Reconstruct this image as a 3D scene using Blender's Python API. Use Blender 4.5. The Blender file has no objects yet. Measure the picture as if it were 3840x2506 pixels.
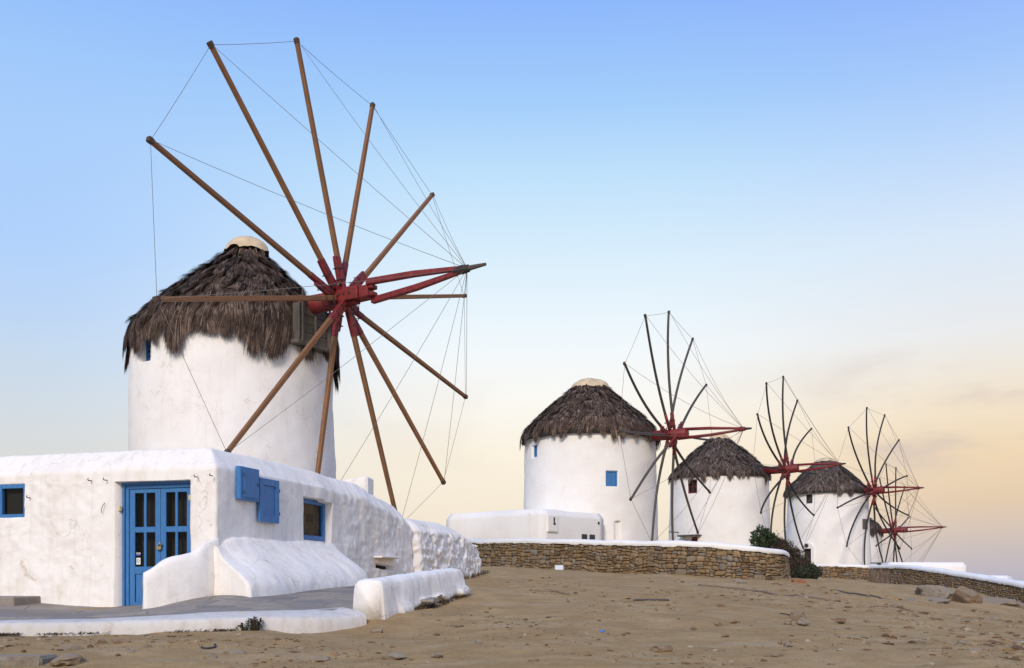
import bpy, math, random
import numpy as np
from math import sin, cos, pi, radians as rad

random.seed(7); rng = np.random.default_rng(7)
S = bpy.context.scene
COL = S.collection

# ------------------------------------------------------------------ camera
EYE, FPX, CXP, HYP = 1.6, 3700.0, 1920.0, 2185.0
cd = bpy.data.cameras.new('camera'); cam = bpy.data.objects.new('camera', cd); COL.objects.link(cam)
cam.location = (0, 0, EYE); cam.rotation_euler = (rad(90), 0, 0)
cd.sensor_fit = 'HORIZONTAL'; cd.sensor_width = 36; cd.lens = 36 * FPX / 3840
cd.shift_y = (HYP - 1253) / 3840
cd.clip_start = 0.1; cd.clip_end = 60000
S.camera = cam

# ------------------------------------------------------------------ world, sun, exposure
SUN_EL, SUN_AZ = 30.0, 191.0        # azimuth clockwise from +Y (view direction): behind the camera, straight behind the viewer
def lin(r, g, b):
    f = lambda c: (c / 255 / 12.92) if c / 255 <= 0.04045 else ((c / 255 + 0.055) / 1.055) ** 2.4
    return (f(r), f(g), f(b), 1)
w = bpy.data.worlds.new('World'); S.world = w; w.use_nodes = True
N = w.node_tree.nodes; LK = w.node_tree.links; N.clear()
def nn(t, **k):
    n = N.new(t)
    for a, v in k.items(): setattr(n, a, v)
    return n
out = nn('ShaderNodeOutputWorld'); bg = nn('ShaderNodeBackground'); LK.new(bg.outputs[0], out.inputs[0])
tc = nn('ShaderNodeTexCoord'); sx = nn('ShaderNodeSeparateXYZ'); LK.new(tc.outputs['Generated'], sx.inputs[0])
def ramp(stops):
    r = nn('ShaderNodeValToRGB'); e = r.color_ramp.elements
    while len(e) < len(stops): e.new(0.5)
    for el, (p, c) in zip(e, stops): el.position = p; el.color = lin(*c)
    LK.new(sx.outputs['Z'], r.inputs[0]); return r
rc = ramp([(0, (226, 212, 200)), (.05, (246, 231, 209)), (.13, (255, 244, 224)), (.182, (255, 252, 245)), (.232, (246, 252, 255)), (.305, (224, 243, 255)), (.383, (194, 228, 255)), (.434, (168, 210, 255)), (.508, (143, 186, 255)), (1, (142, 178, 238))])
rl = ramp([(0, (214, 213, 208)), (.10, (223, 220, 214)), (.15, (215, 222, 228)), (.20, (203, 221, 240)), (.25, (190, 216, 250)), (.305, (178, 212, 255)), (.383, (172, 209, 255)), (.434, (163, 204, 255)), (.508, (143, 187, 255)), (1, (142, 178, 238))])
rr = ramp([(0, (184, 181, 197)), (.03, (203, 190, 189)), (.075, (230, 203, 174)), (.12, (243, 217, 180)), (.165, (247, 230, 204)), (.225, (238, 238, 238)), (.305, (221, 236, 252)), (.383, (188, 217, 255)), (.434, (165, 202, 255)), (.508, (142, 178, 255)), (1, (142, 178, 238))])
def mapr(src, a, b, c=0., d=1.):
    m = nn('ShaderNodeMapRange'); m.interpolation_type = 'SMOOTHSTEP'
    LK.new(src, m.inputs[0]); m.inputs[1].default_value = a; m.inputs[2].default_value = b; m.inputs[3].default_value = c; m.inputs[4].default_value = d
    return m.outputs[0]
def mixc(f, a, b, mode='MIX'):
    m = nn('ShaderNodeMix'); m.data_type = 'RGBA'; m.blend_type = mode
    if isinstance(f, float): m.inputs[0].default_value = f
    else: LK.new(f, m.inputs[0])
    LK.new(a, m.inputs[6])
    if isinstance(b, tuple): m.inputs[7].default_value = b
    else: LK.new(b, m.inputs[7])
    return m.outputs[2]
def mth(op, a, b=None):
    m = nn('ShaderNodeMath', operation=op)
    for i, v in enumerate((a, b)):
        if v is None: continue
        if isinstance(v, (int, float)): m.inputs[i].default_value = v
        else: LK.new(v, m.inputs[i])
    return m.outputs[0]
hyp = mth('SQRT', mth('ADD', mth('MULTIPLY', sx.outputs['X'], sx.outputs['X']), mth('MULTIPLY', sx.outputs['Y'], sx.outputs['Y'])))
azs = mth('DIVIDE', sx.outputs['X'], mth('MAXIMUM', hyp, .001))
base = mixc(mapr(azs, -.02, -.46), rc.outputs[0], rl.outputs[0])
base = mixc(mapr(azs, .10, .45), base, rr.outputs[0])
# soft mauve cloud wisps low in the sky
mp = nn('ShaderNodeMapping'); LK.new(tc.outputs['Generated'], mp.inputs[0]); mp.inputs['Scale'].default_value = (5, 5, 15); mp.inputs['Rotation'].default_value = (0, rad(-9), 0)
ns = nn('ShaderNodeTexNoise'); LK.new(mp.outputs[0], ns.inputs['Vector']); ns.inputs['Scale'].default_value = 1.1; ns.inputs['Detail'].default_value = 5
cl = mth('MULTIPLY', mapr(ns.outputs[0], .48, .70), mth('MULTIPLY', mapr(sx.outputs['Z'], .07, .13), mapr(sx.outputs['Z'], .25, .17)))
base = mixc(mth('MULTIPLY', cl, mapr(azs, .24, .42, .12, .95)), base, lin(212, 194, 186))
sky = nn('ShaderNodeTexSky', sky_type='NISHITA'); sky.sun_disc = False
sky.sun_elevation = rad(SUN_EL); sky.sun_rotation = rad(SUN_AZ)
skys = nn('ShaderNodeVectorMath', operation='SCALE'); LK.new(sky.outputs[0], skys.inputs[0]); skys.inputs['Scale'].default_value = 0.10
# the twilight colours carry the picture; the physical sky adds its share of the blue
final = mixc(0.05, base, skys.outputs[0])
LK.new(final, bg.inputs[0]); bg.inputs[1].default_value = 1.0

sd = bpy.data.lights.new('sun', 'SUN'); sun = bpy.data.objects.new('sun', sd); COL.objects.link(sun)
sd.energy = 2.75; sd.angle = rad(15); sd.color = (1.0, 0.85, 0.68)
sun.rotation_euler = (rad(90 - SUN_EL), 0, rad(180 - SUN_AZ))
sun.location = (-20, -40, 30)
S.view_settings.view_transform = 'Standard'; S.view_settings.look = 'None'
S.view_settings.exposure = 0.0; S.view_settings.gamma = 1; S.view_settings.use_curve_mapping = False
S.cycles.max_bounces = 6; S.cycles.transparent_max_bounces = 16

# ------------------------------------------------------------------ numpy noise
def _h(ix, iy, iz):
    n = (ix.astype(np.int64) * 374761393 + iy.astype(np.int64) * 668265263 + iz.astype(np.int64) * 2147483647 // 7) & 0xffffffff
    n = ((n ^ (n >> 13)) * 1274126177) & 0xffffffff
    n = ((n ^ (n >> 16)) * 2246822519) & 0xffffffff
    return ((n ^ (n >> 15)) & 0xffffff) / float(0xffffff) * 2 - 1
def vnoise(p):
    p = np.asarray(p, float); i = np.floor(p); f = p - i; u = f * f * f * (f * (f * 6 - 15) + 10)
    ix, iy, iz = i[..., 0], i[..., 1], i[..., 2]; r = 0
    for dx in (0, 1):
        for dy in (0, 1):
            for dz in (0, 1):
                wgt = (u[..., 0] if dx else 1 - u[..., 0]) * (u[..., 1] if dy else 1 - u[..., 1]) * (u[..., 2] if dz else 1 - u[..., 2])
                r = r + wgt * _h(ix + dx, iy + dy, iz + dz)
    return r
def fbm(p, o=4, g=.5, l=2.03):
    a, r = 1., 0; p = np.asarray(p, float)
    for k in range(o):
        r = r + a * vnoise(p + 17.3 * k); p = p * l; a *= g
    return r
def vfold(p, scale, o=2):       # billowy lumps
    return np.abs(fbm(p * scale, o))

# ------------------------------------------------------------------ object helpers
def wloc(o):
    v = np.zeros(3)
    while o is not None: v = v + np.array(o.location); o = o.parent
    return v
def mk(name, V, F, mat, parent=None, smooth=True, uv=None, origin=None):
    """world-space vertices -> one mesh object (its origin at 'origin' or the base of its bounds)"""
    V = np.asarray(V, float)
    if origin is None:
        origin = np.array([V[:, 0].mean(), V[:, 1].mean(), V[:, 2].min()])
    me = bpy.data.meshes.new(name)
    VL = V - origin
    if isinstance(F, np.ndarray):
        k = F.shape[1]; nf = len(F)
        me.vertices.add(len(VL)); me.vertices.foreach_set('co', VL.ravel())
        me.loops.add(nf * k); me.loops.foreach_set('vertex_index', F.astype(np.int32).ravel())
        me.polygons.add(nf); me.polygons.foreach_set('loop_start', np.arange(0, nf * k, k, dtype=np.int32))
        try: me.polygons.foreach_set('loop_total', np.full(nf, k, np.int32))
        except Exception: pass
        me.update(calc_edges=True)
    else:
        me.from_pydata(VL.tolist(), [], [list(map(int, f)) for f in F])
    if uv is not None:
        l = me.uv_layers.new(name='UVMap'); idx = np.empty(len(me.loops), np.int32); me.loops.foreach_get('vertex_index', idx)
        l.data.foreach_set('uv', np.asarray(uv, float)[idx].ravel())
    me.polygons.foreach_set('use_smooth', np.full(len(me.polygons), smooth))
    me.materials.append(mat); me.update()
    o = bpy.data.objects.new(name, me); COL.objects.link(o)
    if parent is not None:
        o.parent = parent; o.location = origin - wloc(parent)
    else: o.location = origin
    return o
def thing(name, loc, label, cat, group=None):
    o = bpy.data.objects.new(name, None); COL.objects.link(o); o.location = loc; o.empty_display_size = .3
    return tag(o, label, cat, group)
def tag(o, label, cat, group=None):
    o['label'] = label; o['category'] = cat
    if group: o['group'] = group
    return o
def struct(o): o['kind'] = 'structure'; return o
def stuff(o): o['kind'] = 'stuff'; return o

class MB:
    def __init__(s): s.V = []; s.F = []; s.UV = []; s.n = 0
    def add(s, V, F, uv=None):
        V = np.asarray(V, float).reshape(-1, 3)
        s.V.append(V); s.F += [tuple(int(i) + s.n for i in f) for f in F]; s.n += len(V)
        s.UV.append(np.asarray(uv, float) if uv is not None else V[:, :2] * 0 + V[:, [0, 2]])
        return s
    def out(s, name, mat, parent=None, smooth=False, origin=None):
        return mk(name, np.concatenate(s.V), s.F, mat, parent, smooth, np.concatenate(s.UV), origin)
BOXF = [(0, 3, 2, 1), (4, 5, 6, 7), (0, 1, 5, 4), (1, 2, 6, 5), (2, 3, 7, 6), (3, 0, 4, 7)]
def frame_box(fr, a, b, bev=0.004):
    """chamfered box between local corners a,b in frame fr=(origin,X,Y,Z)"""
    O, X, Y, Z = fr; a = np.minimum(a, b).astype(float) if False else np.array([min(a[i], b[i]) for i in range(3)]); 
    b = np.array([max(a[i], b[i]) for i in range(3)])
    c = (a + b) / 2; h = (b - a) / 2; bev = min(bev, *(h * .45))
    V = []
    for sgn in [(sx_, sy_, sz_) for sx_ in (-1, 1) for sy_ in (-1, 1) for sz_ in (-1, 1)]:
        for ax in range(3):
            p = h - bev; p[ax] = h[ax]
            V.append(c + p * np.array(sgn))
    idx = lambda sx_, sy_, sz_, ax: (((sx_ > 0) * 4 + (sy_ > 0) * 2 + (sz_ > 0)) * 3 + ax)
    F = []
    sg = (-1, 1)
    for ax in range(3):
        o1, o2 = [(1, 2), (2, 0), (0, 1)][ax]
        for s_ in sg:
            q = []
            for (u, v) in ((-1, -1), (1, -1), (1, 1), (-1, 1)):
                t = [0, 0, 0]; t[ax] = s_; t[o1] = u; t[o2] = v; q.append(idx(*t, ax))
            F.append(q if s_ > 0 else q[::-1])
    for ax in range(3):                     # edges along ax
        o1, o2 = [(1, 2), (2, 0), (0, 1)][ax]
        for u in sg:
            for v in sg:
                t0 = [0, 0, 0]; t0[o1] = u; t0[o2] = v; t1 = list(t0); t0[ax] = -1; t1[ax] = 1
                q = [idx(*t0, o1), idx(*t1, o1), idx(*t1, o2), idx(*t0, o2)]
                F.append(q if u * v < 0 else q[::-1])
    for sx_ in sg:
        for sy_ in sg:
            for sz_ in sg:
                q = [idx(sx_, sy_, sz_, 0), idx(sx_, sy_, sz_, 1), idx(sx_, sy_, sz_, 2)]
                F.append(q if sx_ * sy_ * sz_ > 0 else q[::-1])
    V = np.array(V); Wd = O + V[:, :1] * X + V[:, 1:2] * Y + V[:, 2:3] * Z
    L = int(np.argmax(h)); o = [i for i in range(3) if i != L]
    return Wd, F, np.stack([V[:, L], V[:, o[0]] + V[:, o[1]]], 1)
def nrm(v): v = np.asarray(v, float); return v / np.linalg.norm(v)
WORLD = (np.zeros(3), np.array([1., 0, 0]), np.array([0, 1., 0]), np.array([0, 0, 1.]))
def beam(pts, wid, prof='square', n=8, up=None):
    """sweep a (chamfered square or round) section along points; wid = half-size per point (scalar or (a,b))"""
    P = np.asarray(pts, float); m = len(P)
    wid = np.asarray(wid, float); wid = np.broadcast_to(wid.reshape(-1, 1) if wid.ndim == 1 else wid, (m, 2) if wid.ndim != 0 else (m, 2)) if wid.ndim else np.full((m, 2), float(wid))
    T = np.gradient(P, axis=0); T /= np.linalg.norm(T, axis=1)[:, None]
    u = np.array(up, float) if up is not None else np.array([0, 0, 1.]) if abs(T[0, 2]) < .95 else np.array([1., 0, 0])
    V = []; UV = []
    if prof == 'square':
        c = .82; ring = [(1, c), (c, 1), (-c, 1), (-1, c), (-1, -c), (-c, -1), (c, -1), (1, -c)]
    else: ring = [(cos(2 * pi * k / n), sin(2 * pi * k / n)) for k in range(n)]
    k = len(ring); ln = 0
    for i in range(m):
        a = u - T[i] * (u @ T[i]); a /= np.linalg.norm(a); b = np.cross(T[i], a); u = a
        if i: ln += np.linalg.norm(P[i] - P[i - 1])
        for j, (x, y) in enumerate(ring):
            V.append(P[i] + a * x * wid[i, 0] + b * y * wid[i, 1]); UV.append((ln, j / k * .5))
    F = [(i * k + j, i * k + (j + 1) % k, (i + 1) * k + (j + 1) % k, (i + 1) * k + j) for i in range(m - 1) for j in range(k)]
    F += [tuple(range(k))[::-1], tuple((m - 1) * k + j for j in range(k))]
    return np.array(V), F, np.array(UV)
def grid_faces(nu, nv, wrap=False):
    i = np.arange(nu - 1)[:, None]; j = np.arange(nv if wrap else nv - 1)[None, :]
    j2 = (j + 1) % nv
    return np.stack([i * nv + j, i * nv + j2, (i + 1) * nv + j2, (i + 1) * nv + j], -1).reshape(-1, 4)
def at(px, py, Y): return np.array([(px - CXP) / FPX * Y, Y, EYE + (HYP - py) / FPX * Y])   # a point of the place from its direction and depth

# ------------------------------------------------------------------ materials
def mat(name, build):
    m = bpy.data.materials.new(name); m.use_nodes = True; nt = m.node_tree
    b = nt.nodes['Principled BSDF']; build(nt, b); return m
def nd(nt, t, **k):
    n = nt.nodes.new(t)
    for a, v in k.items():
        if a.startswith('i_'): n.inputs[a[2:].replace('_', ' ')].default_value = v
        else: setattr(n, a, v)
    return n
def rampn(nt, src, stops, interp='LINEAR'):
    r = nt.nodes.new('ShaderNodeValToRGB'); e = r.color_ramp.elements; r.color_ramp.interpolation = interp
    while len(e) < len(stops): e.new(.5)
    for el, (p, c) in zip(e, stops): el.position = p; el.color = (*c, 1) if len(c) == 3 else c
    nt.links.new(src, r.inputs[0]); return r.outputs[0]
def noise(nt, scale, detail=4, vec=None, rough=.55, dist=0.):
    n = nd(nt, 'ShaderNodeTexNoise'); n.inputs['Scale'].default_value = scale; n.inputs['Detail'].default_value = detail; n.inputs['Roughness'].default_value = rough; n.inputs['Distortion'].default_value = dist
    if vec is not None: nt.links.new(vec, n.inputs['Vector'])
    return n.outputs[0]
def mixn(nt, f, a, b, mode='MIX'):
    m = nt.nodes.new('ShaderNodeMix'); m.data_type = 'RGBA'; m.blend_type = mode
    for s, v in ((0, f), (6, a), (7, b)):
        if isinstance(v, (int, float)): m.inputs[s].default_value = v
        elif isinstance(v, tuple): m.inputs[s].default_value = (*v, 1) if len(v) == 3 else v
        else: nt.links.new(v, m.inputs[s])
    return m.outputs[2]
def bump(nt, b, h, dist, strength=1.0):
    n = nd(nt, 'ShaderNodeBump'); n.inputs['Distance'].default_value = dist; n.inputs['Strength'].default_value = strength
    nt.links.new(h, n.inputs['Height']); nt.links.new(n.outputs[0], b.inputs['Normal'])
def geo(nt): return nd(nt, 'ShaderNodeNewGeometry')
def objc(nt): return nd(nt, 'ShaderNodeTexCoord').outputs['Object']
def pos(nt, sc=(1, 1, 1)):
    m = nd(nt, 'ShaderNodeMapping'); nt.links.new(geo(nt).outputs['Position'], m.inputs[0]); m.inputs['Scale'].default_value = sc; return m.outputs[0]

def white_mat(name, stain=.5, base=(.82, .80, .785), grain=.004, warm=(.62, .55, .46)):
    def f(nt, b):
        p = pos(nt)
        big = noise(nt, .9, 5, p, .6); mid = noise(nt, 5, 6, p, .65, .4); fine = noise(nt, 38, 5, p, .6)
        drip = noise(nt, 2.2, 5, pos(nt, (3.2, 3.2, .35)), .6)
        c = mixn(nt, rampn(nt, big, [(.38, (0, 0, 0)), (.75, (1, 1, 1))]), base, tuple(x * y for x, y in zip(base, (.93, .905, .88))))
        s1 = rampn(nt, mid, [(.60 - .08 * stain, (0, 0, 0)), (.74, (stain * .75,) * 3)])
        c = mixn(nt, s1, c, warm)
        s2 = rampn(nt, drip, [(.56 - .08 * stain, (0, 0, 0)), (.80, (stain * .9,) * 3)])
        c = mixn(nt, s2, c, tuple(x * .95 for x in warm))
        s3 = rampn(nt, noise(nt, 14, 6, p, .75), [(.69, (0, 0, 0)), (.76, (stain,) * 3)])
        c = mixn(nt, s3, c, (.36, .32, .28))
        fl = rampn(nt, noise(nt, 1.35, 7, p, .62, .6), [(.655, (0, 0, 0)), (.668, (stain * 1.3,) * 3)])
        c = mixn(nt, fl, c, (.60, .52, .42))
        vz = nd(nt, 'ShaderNodeTexVoronoi', feature='DISTANCE_TO_EDGE'); vz.inputs['Scale'].default_value = .75
        wob = nd(nt, 'ShaderNodeVectorMath', operation='ADD'); nt.links.new(p, wob.inputs[0]); nz_ = nd(nt, 'ShaderNodeTexNoise'); nz_.inputs['Scale'].default_value = 2.2; nz_.inputs['Detail'].default_value = 6; nt.links.new(p, nz_.inputs['Vector'])
        nt.links.new(nz_.outputs['Color'], wob.inputs[1]); nt.links.new(wob.outputs[0], vz.inputs['Vector'])
        ck = rampn(nt, vz.outputs['Distance'], [(.0, (min(1, stain * 1.3),) * 3), (.010, (0, 0, 0))])
        ck = mixn(nt, rampn(nt, big, [(.45, (0, 0, 0)), (.6, (1, 1, 1))]), (0., 0., 0.), ck)
        c = mixn(nt, ck, c, (.40, .35, .30))
        nt.links.new(c, b.inputs['Base Color']); b.inputs['Roughness'].default_value = .88; b.inputs['Specular IOR Level'].default_value = .25
        bump(nt, b, mixn(nt, .45, mid, fine), grain * 3, .55)
    return mat(name, f)
M = {}
M['white'] = white_mat('whitewash', .58, (.84, .815, .79), .007)
M['kerb_white'] = white_mat('whitewash_worn', .85, (.60, .585, .57), .006, (.45, .38, .30))
M['white_tower'] = white_mat('whitewash_tower', .36, (.84, .825, .81), .005)
M['white_far'] = white_mat('whitewash_far', .12, (.82, .805, .785), .003)
M['cap_white'] = white_mat('whitewash_coping', .1, (.82, .82, .82), .003)
def plain(name, col, rough=.6, var=.0, sc=6, metal=0.):
    def f(nt, b):
        if var:
            n = noise(nt, sc, 5, pos(nt))
            c = rampn(nt, n, [(.3, tuple(x * (1 - var) for x in col)), (.7, tuple(min(1, x * (1 + var)) for x in col))])
            nt.links.new(c, b.inputs['Base Color']); bump(nt, b, n, .004, .4)
        else: b.inputs['Base Color'].default_value = (*col, 1)
        b.inputs['Roughness'].default_value = rough; b.inputs['Metallic'].default_value = metal
    return mat(name, f)
def blue_f(nt, b):
    p = pos(nt, (6, 6, 1.2)); n = noise(nt, 5, 6, p, .65)
    c = rampn(nt, n, [(.3, (.030, .135, .35)), (.6, (.042, .178, .43)), (.8, (.06, .215, .48))])
    w = rampn(nt, noise(nt, 22, 5, pos(nt), .7), [(.60, (0, 0, 0)), (.74, (.55, .55, .55))])
    nt.links.new(mixn(nt, w, c, (.16, .24, .36)), b.inputs['Base Color']); b.inputs['Roughness'].default_value = .5
    bump(nt, b, n, .004, .35)
M['blue'] = mat('blue_paint', blue_f)
M['dark'] = plain('dark_interior', (.012, .010, .009), .9)
M['beige_room'] = plain('room_plaster', (.75, .54, .34), .8, .1)
def glass_f(nt, b):
    nt.nodes.remove(b); o = nt.nodes['Material Output']
    t = nd(nt, 'ShaderNodeBsdfTransparent'); t.inputs[0].default_value = (.86, .88, .86, 1)
    g = nd(nt, 'ShaderNodeBsdfGlossy'); g.inputs['Roughness'].default_value = .03
    fr = nd(nt, 'ShaderNodeFresnel'); fr.inputs[0].default_value = 1.25
    bp = nd(nt, 'ShaderNodeBump'); bp.inputs['Distance'].default_value = .002; nt.links.new(noise(nt, 4, 2, pos(nt)), bp.inputs['Height']); nt.links.new(bp.outputs[0], g.inputs['Normal'])
    m = nd(nt, 'ShaderNodeMixShader'); nt.links.new(fr.outputs[0], m.inputs[0]); nt.links.new(t.outputs[0], m.inputs[1]); nt.links.new(g.outputs[0], m.inputs[2]); nt.links.new(m.outputs[0], o.inputs[0])
M['glass'] = mat('window_glass', glass_f)
def wood_f(c0, c1, c2, gx=2.2):
    def f(nt, b):
        uv = nd(nt, 'ShaderNodeUVMap'); mp_ = nd(nt, 'ShaderNodeMapping'); nt.links.new(uv.outputs[0], mp_.inputs[0]); mp_.inputs['Scale'].default_value = (gx, 40, 1)
        oi = nd(nt, 'ShaderNodeObjectInfo'); ad = nd(nt, 'ShaderNodeVectorMath', operation='ADD'); nt.links.new(mp_.outputs[0], ad.inputs[0])
        ml = nd(nt, 'ShaderNodeMath', operation='MULTIPLY'); nt.links.new(oi.outputs['Random'], ml.inputs[0]); ml.inputs[1].default_value = 50; nt.links.new(ml.outputs[0], ad.inputs[1])
        n = noise(nt, 1, 6, ad.outputs[0], .65, .5); n2 = noise(nt, .35, 3, ad.outputs[0])
        c = rampn(nt, n, [(.28, c0), (.5, c1), (.74, c2)])
        c = mixn(nt, rampn(nt, n2, [(.35, (0, 0, 0)), (.75, (.55, .55, .55))]), c, tuple(x * .6 for x in c1))
        hv = nd(nt, 'ShaderNodeHueSaturation'); nt.links.new(c, hv.inputs['Color'])
        mr = nd(nt, 'ShaderNodeMapRange'); nt.links.new(oi.outputs['Random'], mr.inputs[0]); mr.inputs[3].default_value = .8; mr.inputs[4].default_value = 1.25; nt.links.new(mr.outputs[0], hv.inputs['Value'])
        nt.links.new(hv.outputs[0], b.inputs['Base Color']); b.inputs['Roughness'].default_value = .7; bump(nt, b, n, .006, .6)
    return f
M['wood_warm'] = mat('pole_wood', wood_f((.08, .033, .013), (.225, .098, .034), (.33, .18, .08)))
M['wood_grey'] = mat('weathered_pole', wood_f((.035, .029, .025), (.065, .054, .046), (.12, .10, .085)))
M['wood_dark'] = mat('dark_pole', wood_f((.012, .010, .009), (.026, .021, .019), (.055, .046, .04)))
M['plank'] = mat('weathered_plank', wood_f((.05, .042, .034), (.105, .09, .073), (.18, .155, .13), 1.2))
def red_f(nt, b):
    p = pos(nt); n = noise(nt, 7, 6, p, .65)
    c = rampn(nt, n, [(.3, (.10, .010, .010)), (.55, (.19, .013, .014)), (.75, (.27, .04, .032))])
    nt.links.new(mixn(nt, rampn(nt, noise(nt, 22, 5, p, .7), [(.66, (0, 0, 0)), (.74, (.6, .6, .6))]), c, (.16, .06, .04)), b.inputs['Base Color']); b.inputs['Roughness'].default_value = .6; bump(nt, b, n, .01, .5)
M['red'] = mat('red_paint', red_f)
M['red_wood'] = plain('red_brown_paint', (.13, .02, .018), .6, .35, 9)
M['dark_band'] = plain('rusty_iron', (.035, .025, .02), .7, .3, 30)
M['tip_wood'] = plain('tip_wood', (.075, .045, .028), .8, .3, 12)
M['rope'] = plain('rope', (.17, .15, .14), .9)
M['brass'] = plain('brass', (.55, .42, .2), .35, 0, 1, .9)
M['cream_box'] = plain('cream_plastic', (.55, .46, .28), .5)
M['canvas'] = plain('cap_canvas', (.58, .46, .31), .9, .22, 3)
def thatch_f(dark, midc, light):
    def f(nt, b):
        g = geo(nt); r = g.outputs['Random Per Island']
        c = rampn(nt, r, [(0, dark), (.45, midc), (.85, light), (1, tuple(x * 1.5 for x in light))])
        n = noise(nt, 2.6, 5, pos(nt)); c = mixn(nt, rampn(nt, n, [(.40, (0, 0, 0)), (.62, (.75, .75, .75))]), c, tuple(x * .55 for x in midc))
        nt.links.new(c, b.inputs['Base Color']); b.inputs['Roughness'].default_value = .85; b.inputs['Specular IOR Level'].default_value = .15
    return f
M['thatch'] = mat('thatch_straw', thatch_f((.020, .014, .012), (.082, .055, .043), (.20, .145, .115)))
M['thatch_grey'] = mat('thatch_straw_grey', thatch_f((.026, .019, .016), (.080, .060, .052), (.165, .127, .108)))
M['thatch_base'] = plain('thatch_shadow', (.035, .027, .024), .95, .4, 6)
def stone_f(nt, b):
    oi = nd(nt, 'ShaderNodeObjectInfo'); rnd = oi.outputs['Random']; isl = geo(nt).outputs['Random Per Island']
    ad = nd(nt, 'ShaderNodeMath', operation='ADD'); nt.links.new(rnd, ad.inputs[0]); nt.links.new(isl, ad.inputs[1]); fr = nd(nt, 'ShaderNodeMath', operation='FRACT'); nt.links.new(ad.outputs[0], fr.inputs[0])
    c = rampn(nt, fr.outputs[0], [(0, (.13, .078, .041)), (.18, (.25, .165, .088)), (.36, (.19, .14, .084)), (.52, (.30, .215, .13)), (.66, (.18, .155, .125)), (.78, (.26, .178, .098)), (.9, (.23, .207, .178)), (1, (.085, .06, .042))])
    p = pos(nt); n = noise(nt, 9, 6, p, .65); n2 = noise(nt, 40, 4, p)
    c = mixn(nt, rampn(nt, n, [(.3, (.5, .5, .5)), (.55, (0, 0, 0))]), c, (.09, .058, .032))
    c = mixn(nt, rampn(nt, n2, [(.55, (0, 0, 0)), (.75, (.45, .45, .45))]), c, (.36, .27, .17))
    nt.links.new(c, b.inputs['Base Color']); b.inputs['Roughness'].default_value = .9; b.inputs['Specular IOR Level'].default_value = .2
    bump(nt, b, mixn(nt, .5, n, n2), .02, .8)
M['stone'] = mat('field_stone', stone_f)
def clod_f(nt, b):
    c = rampn(nt, geo(nt).outputs['Random Per Island'], [(0, (.10, .055, .026)), (.3, (.17, .10, .045)), (.65, (.26, .17, .085)), (.9, (.28, .21, .14)), (1, (.34, .28, .21))])
    nt.links.new(c, b.inputs['Base Color']); b.inputs['Roughness'].default_value = .95
M['clod'] = mat('pebble_stone', clod_f)
M['mortar'] = plain('earth_mortar', (.17, .115, .065), .95, .4, 14)
M['plaster_brown'] = plain('earth_render', (.21, .145, .09), .95, .45, 4)
def rock_f(nt, b):
    rnd = nd(nt, 'ShaderNodeObjectInfo').outputs['Random']
    c = rampn(nt, rnd, [(0, (.16, .10, .055)), (.3, (.25, .18, .11)), (.6, (.24, .21, .17)), (.85, (.20, .12, .06)), (1, (.28, .25, .21))])
    p = pos(nt); n = noise(nt, 11, 6, p, .65)
    c = mixn(nt, rampn(nt, n, [(.35, (.55, .55, .55)), (.6, (0, 0, 0))]), c, (.11, .065, .035))
    sz = nd(nt, 'ShaderNodeSeparateXYZ'); nt.links.new(geo(nt).outputs['Normal'], sz.inputs[0])
    c = mixn(nt, rampn(nt, sz.outputs['Z'], [(.55, (0, 0, 0)), (.9, (.55, .55, .55))]), c, (.30, .245, .17))   # paler tan blended in on upward faces
    nt.links.new(c, b.inputs['Base Color']); b.inputs['Roughness'].default_value = .92; bump(nt, b, n, .03, .8)
M['rock'] = mat('field_rock', rock_f)
def ground_f(nt, b):
    p = pos(nt); big = noise(nt, .35, 5, p, .6); mid = noise(nt, 1.7, 6, pos(nt, (1, 1.6, 1)), .65); fine = noise(nt, 11, 6, p, .7); grit = noise(nt, 60, 3, p, .7)
    c = rampn(nt, big, [(.32, (.34, .217, .102)), (.5, (.41, .272, .135)), (.68, (.47, .33, .178))])
    c = mixn(nt, rampn(nt, mid, [(.42, (.75, .75, .75)), (.6, (0, 0, 0))]), c, (.27, .165, .07))
    pt = noise(nt, .8, 6, pos(nt, (1, 2.2, 1)), .65, .8)
    c = mixn(nt, rampn(nt, pt, [(.52, (0, 0, 0)), (.66, (.7, .7, .7))]), c, (.42, .33, .225))
    c = mixn(nt, rampn(nt, pt, [(.34, (.65, .65, .65)), (.46, (0, 0, 0))]), c, (.25, .16, .078))
    c = mixn(nt, rampn(nt, fine, [(.57, (0, 0, 0)), (.72, (.6, .6, .6))]), c, (.52, .38, .21))
    c = mixn(nt, rampn(nt, fine, [(.28, (.7, .7, .7)), (.42, (0, 0, 0))]), c, (.14, .092, .05))
    c = mixn(nt, rampn(nt, grit, [(.62, (0, 0, 0)), (.72, (.55, .55, .55))]), c, (.40, .33, .24))
    c = mixn(nt, rampn(nt, grit, [(.28, (.6, .6, .6)), (.36, (0, 0, 0))]), c, (.10, .066, .038))
    c = mixn(nt, .30, c, (.47, .335, .18))
    nt.links.new(c, b.inputs['Base Color']); b.inputs['Roughness'].default_value = .96; b.inputs['Specular IOR Level'].default_value = .1
    bump(nt, b, mixn(nt, .35, fine, grit), .05, 1.0)
M['ground'] = mat('dry_earth', ground_f)
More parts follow.
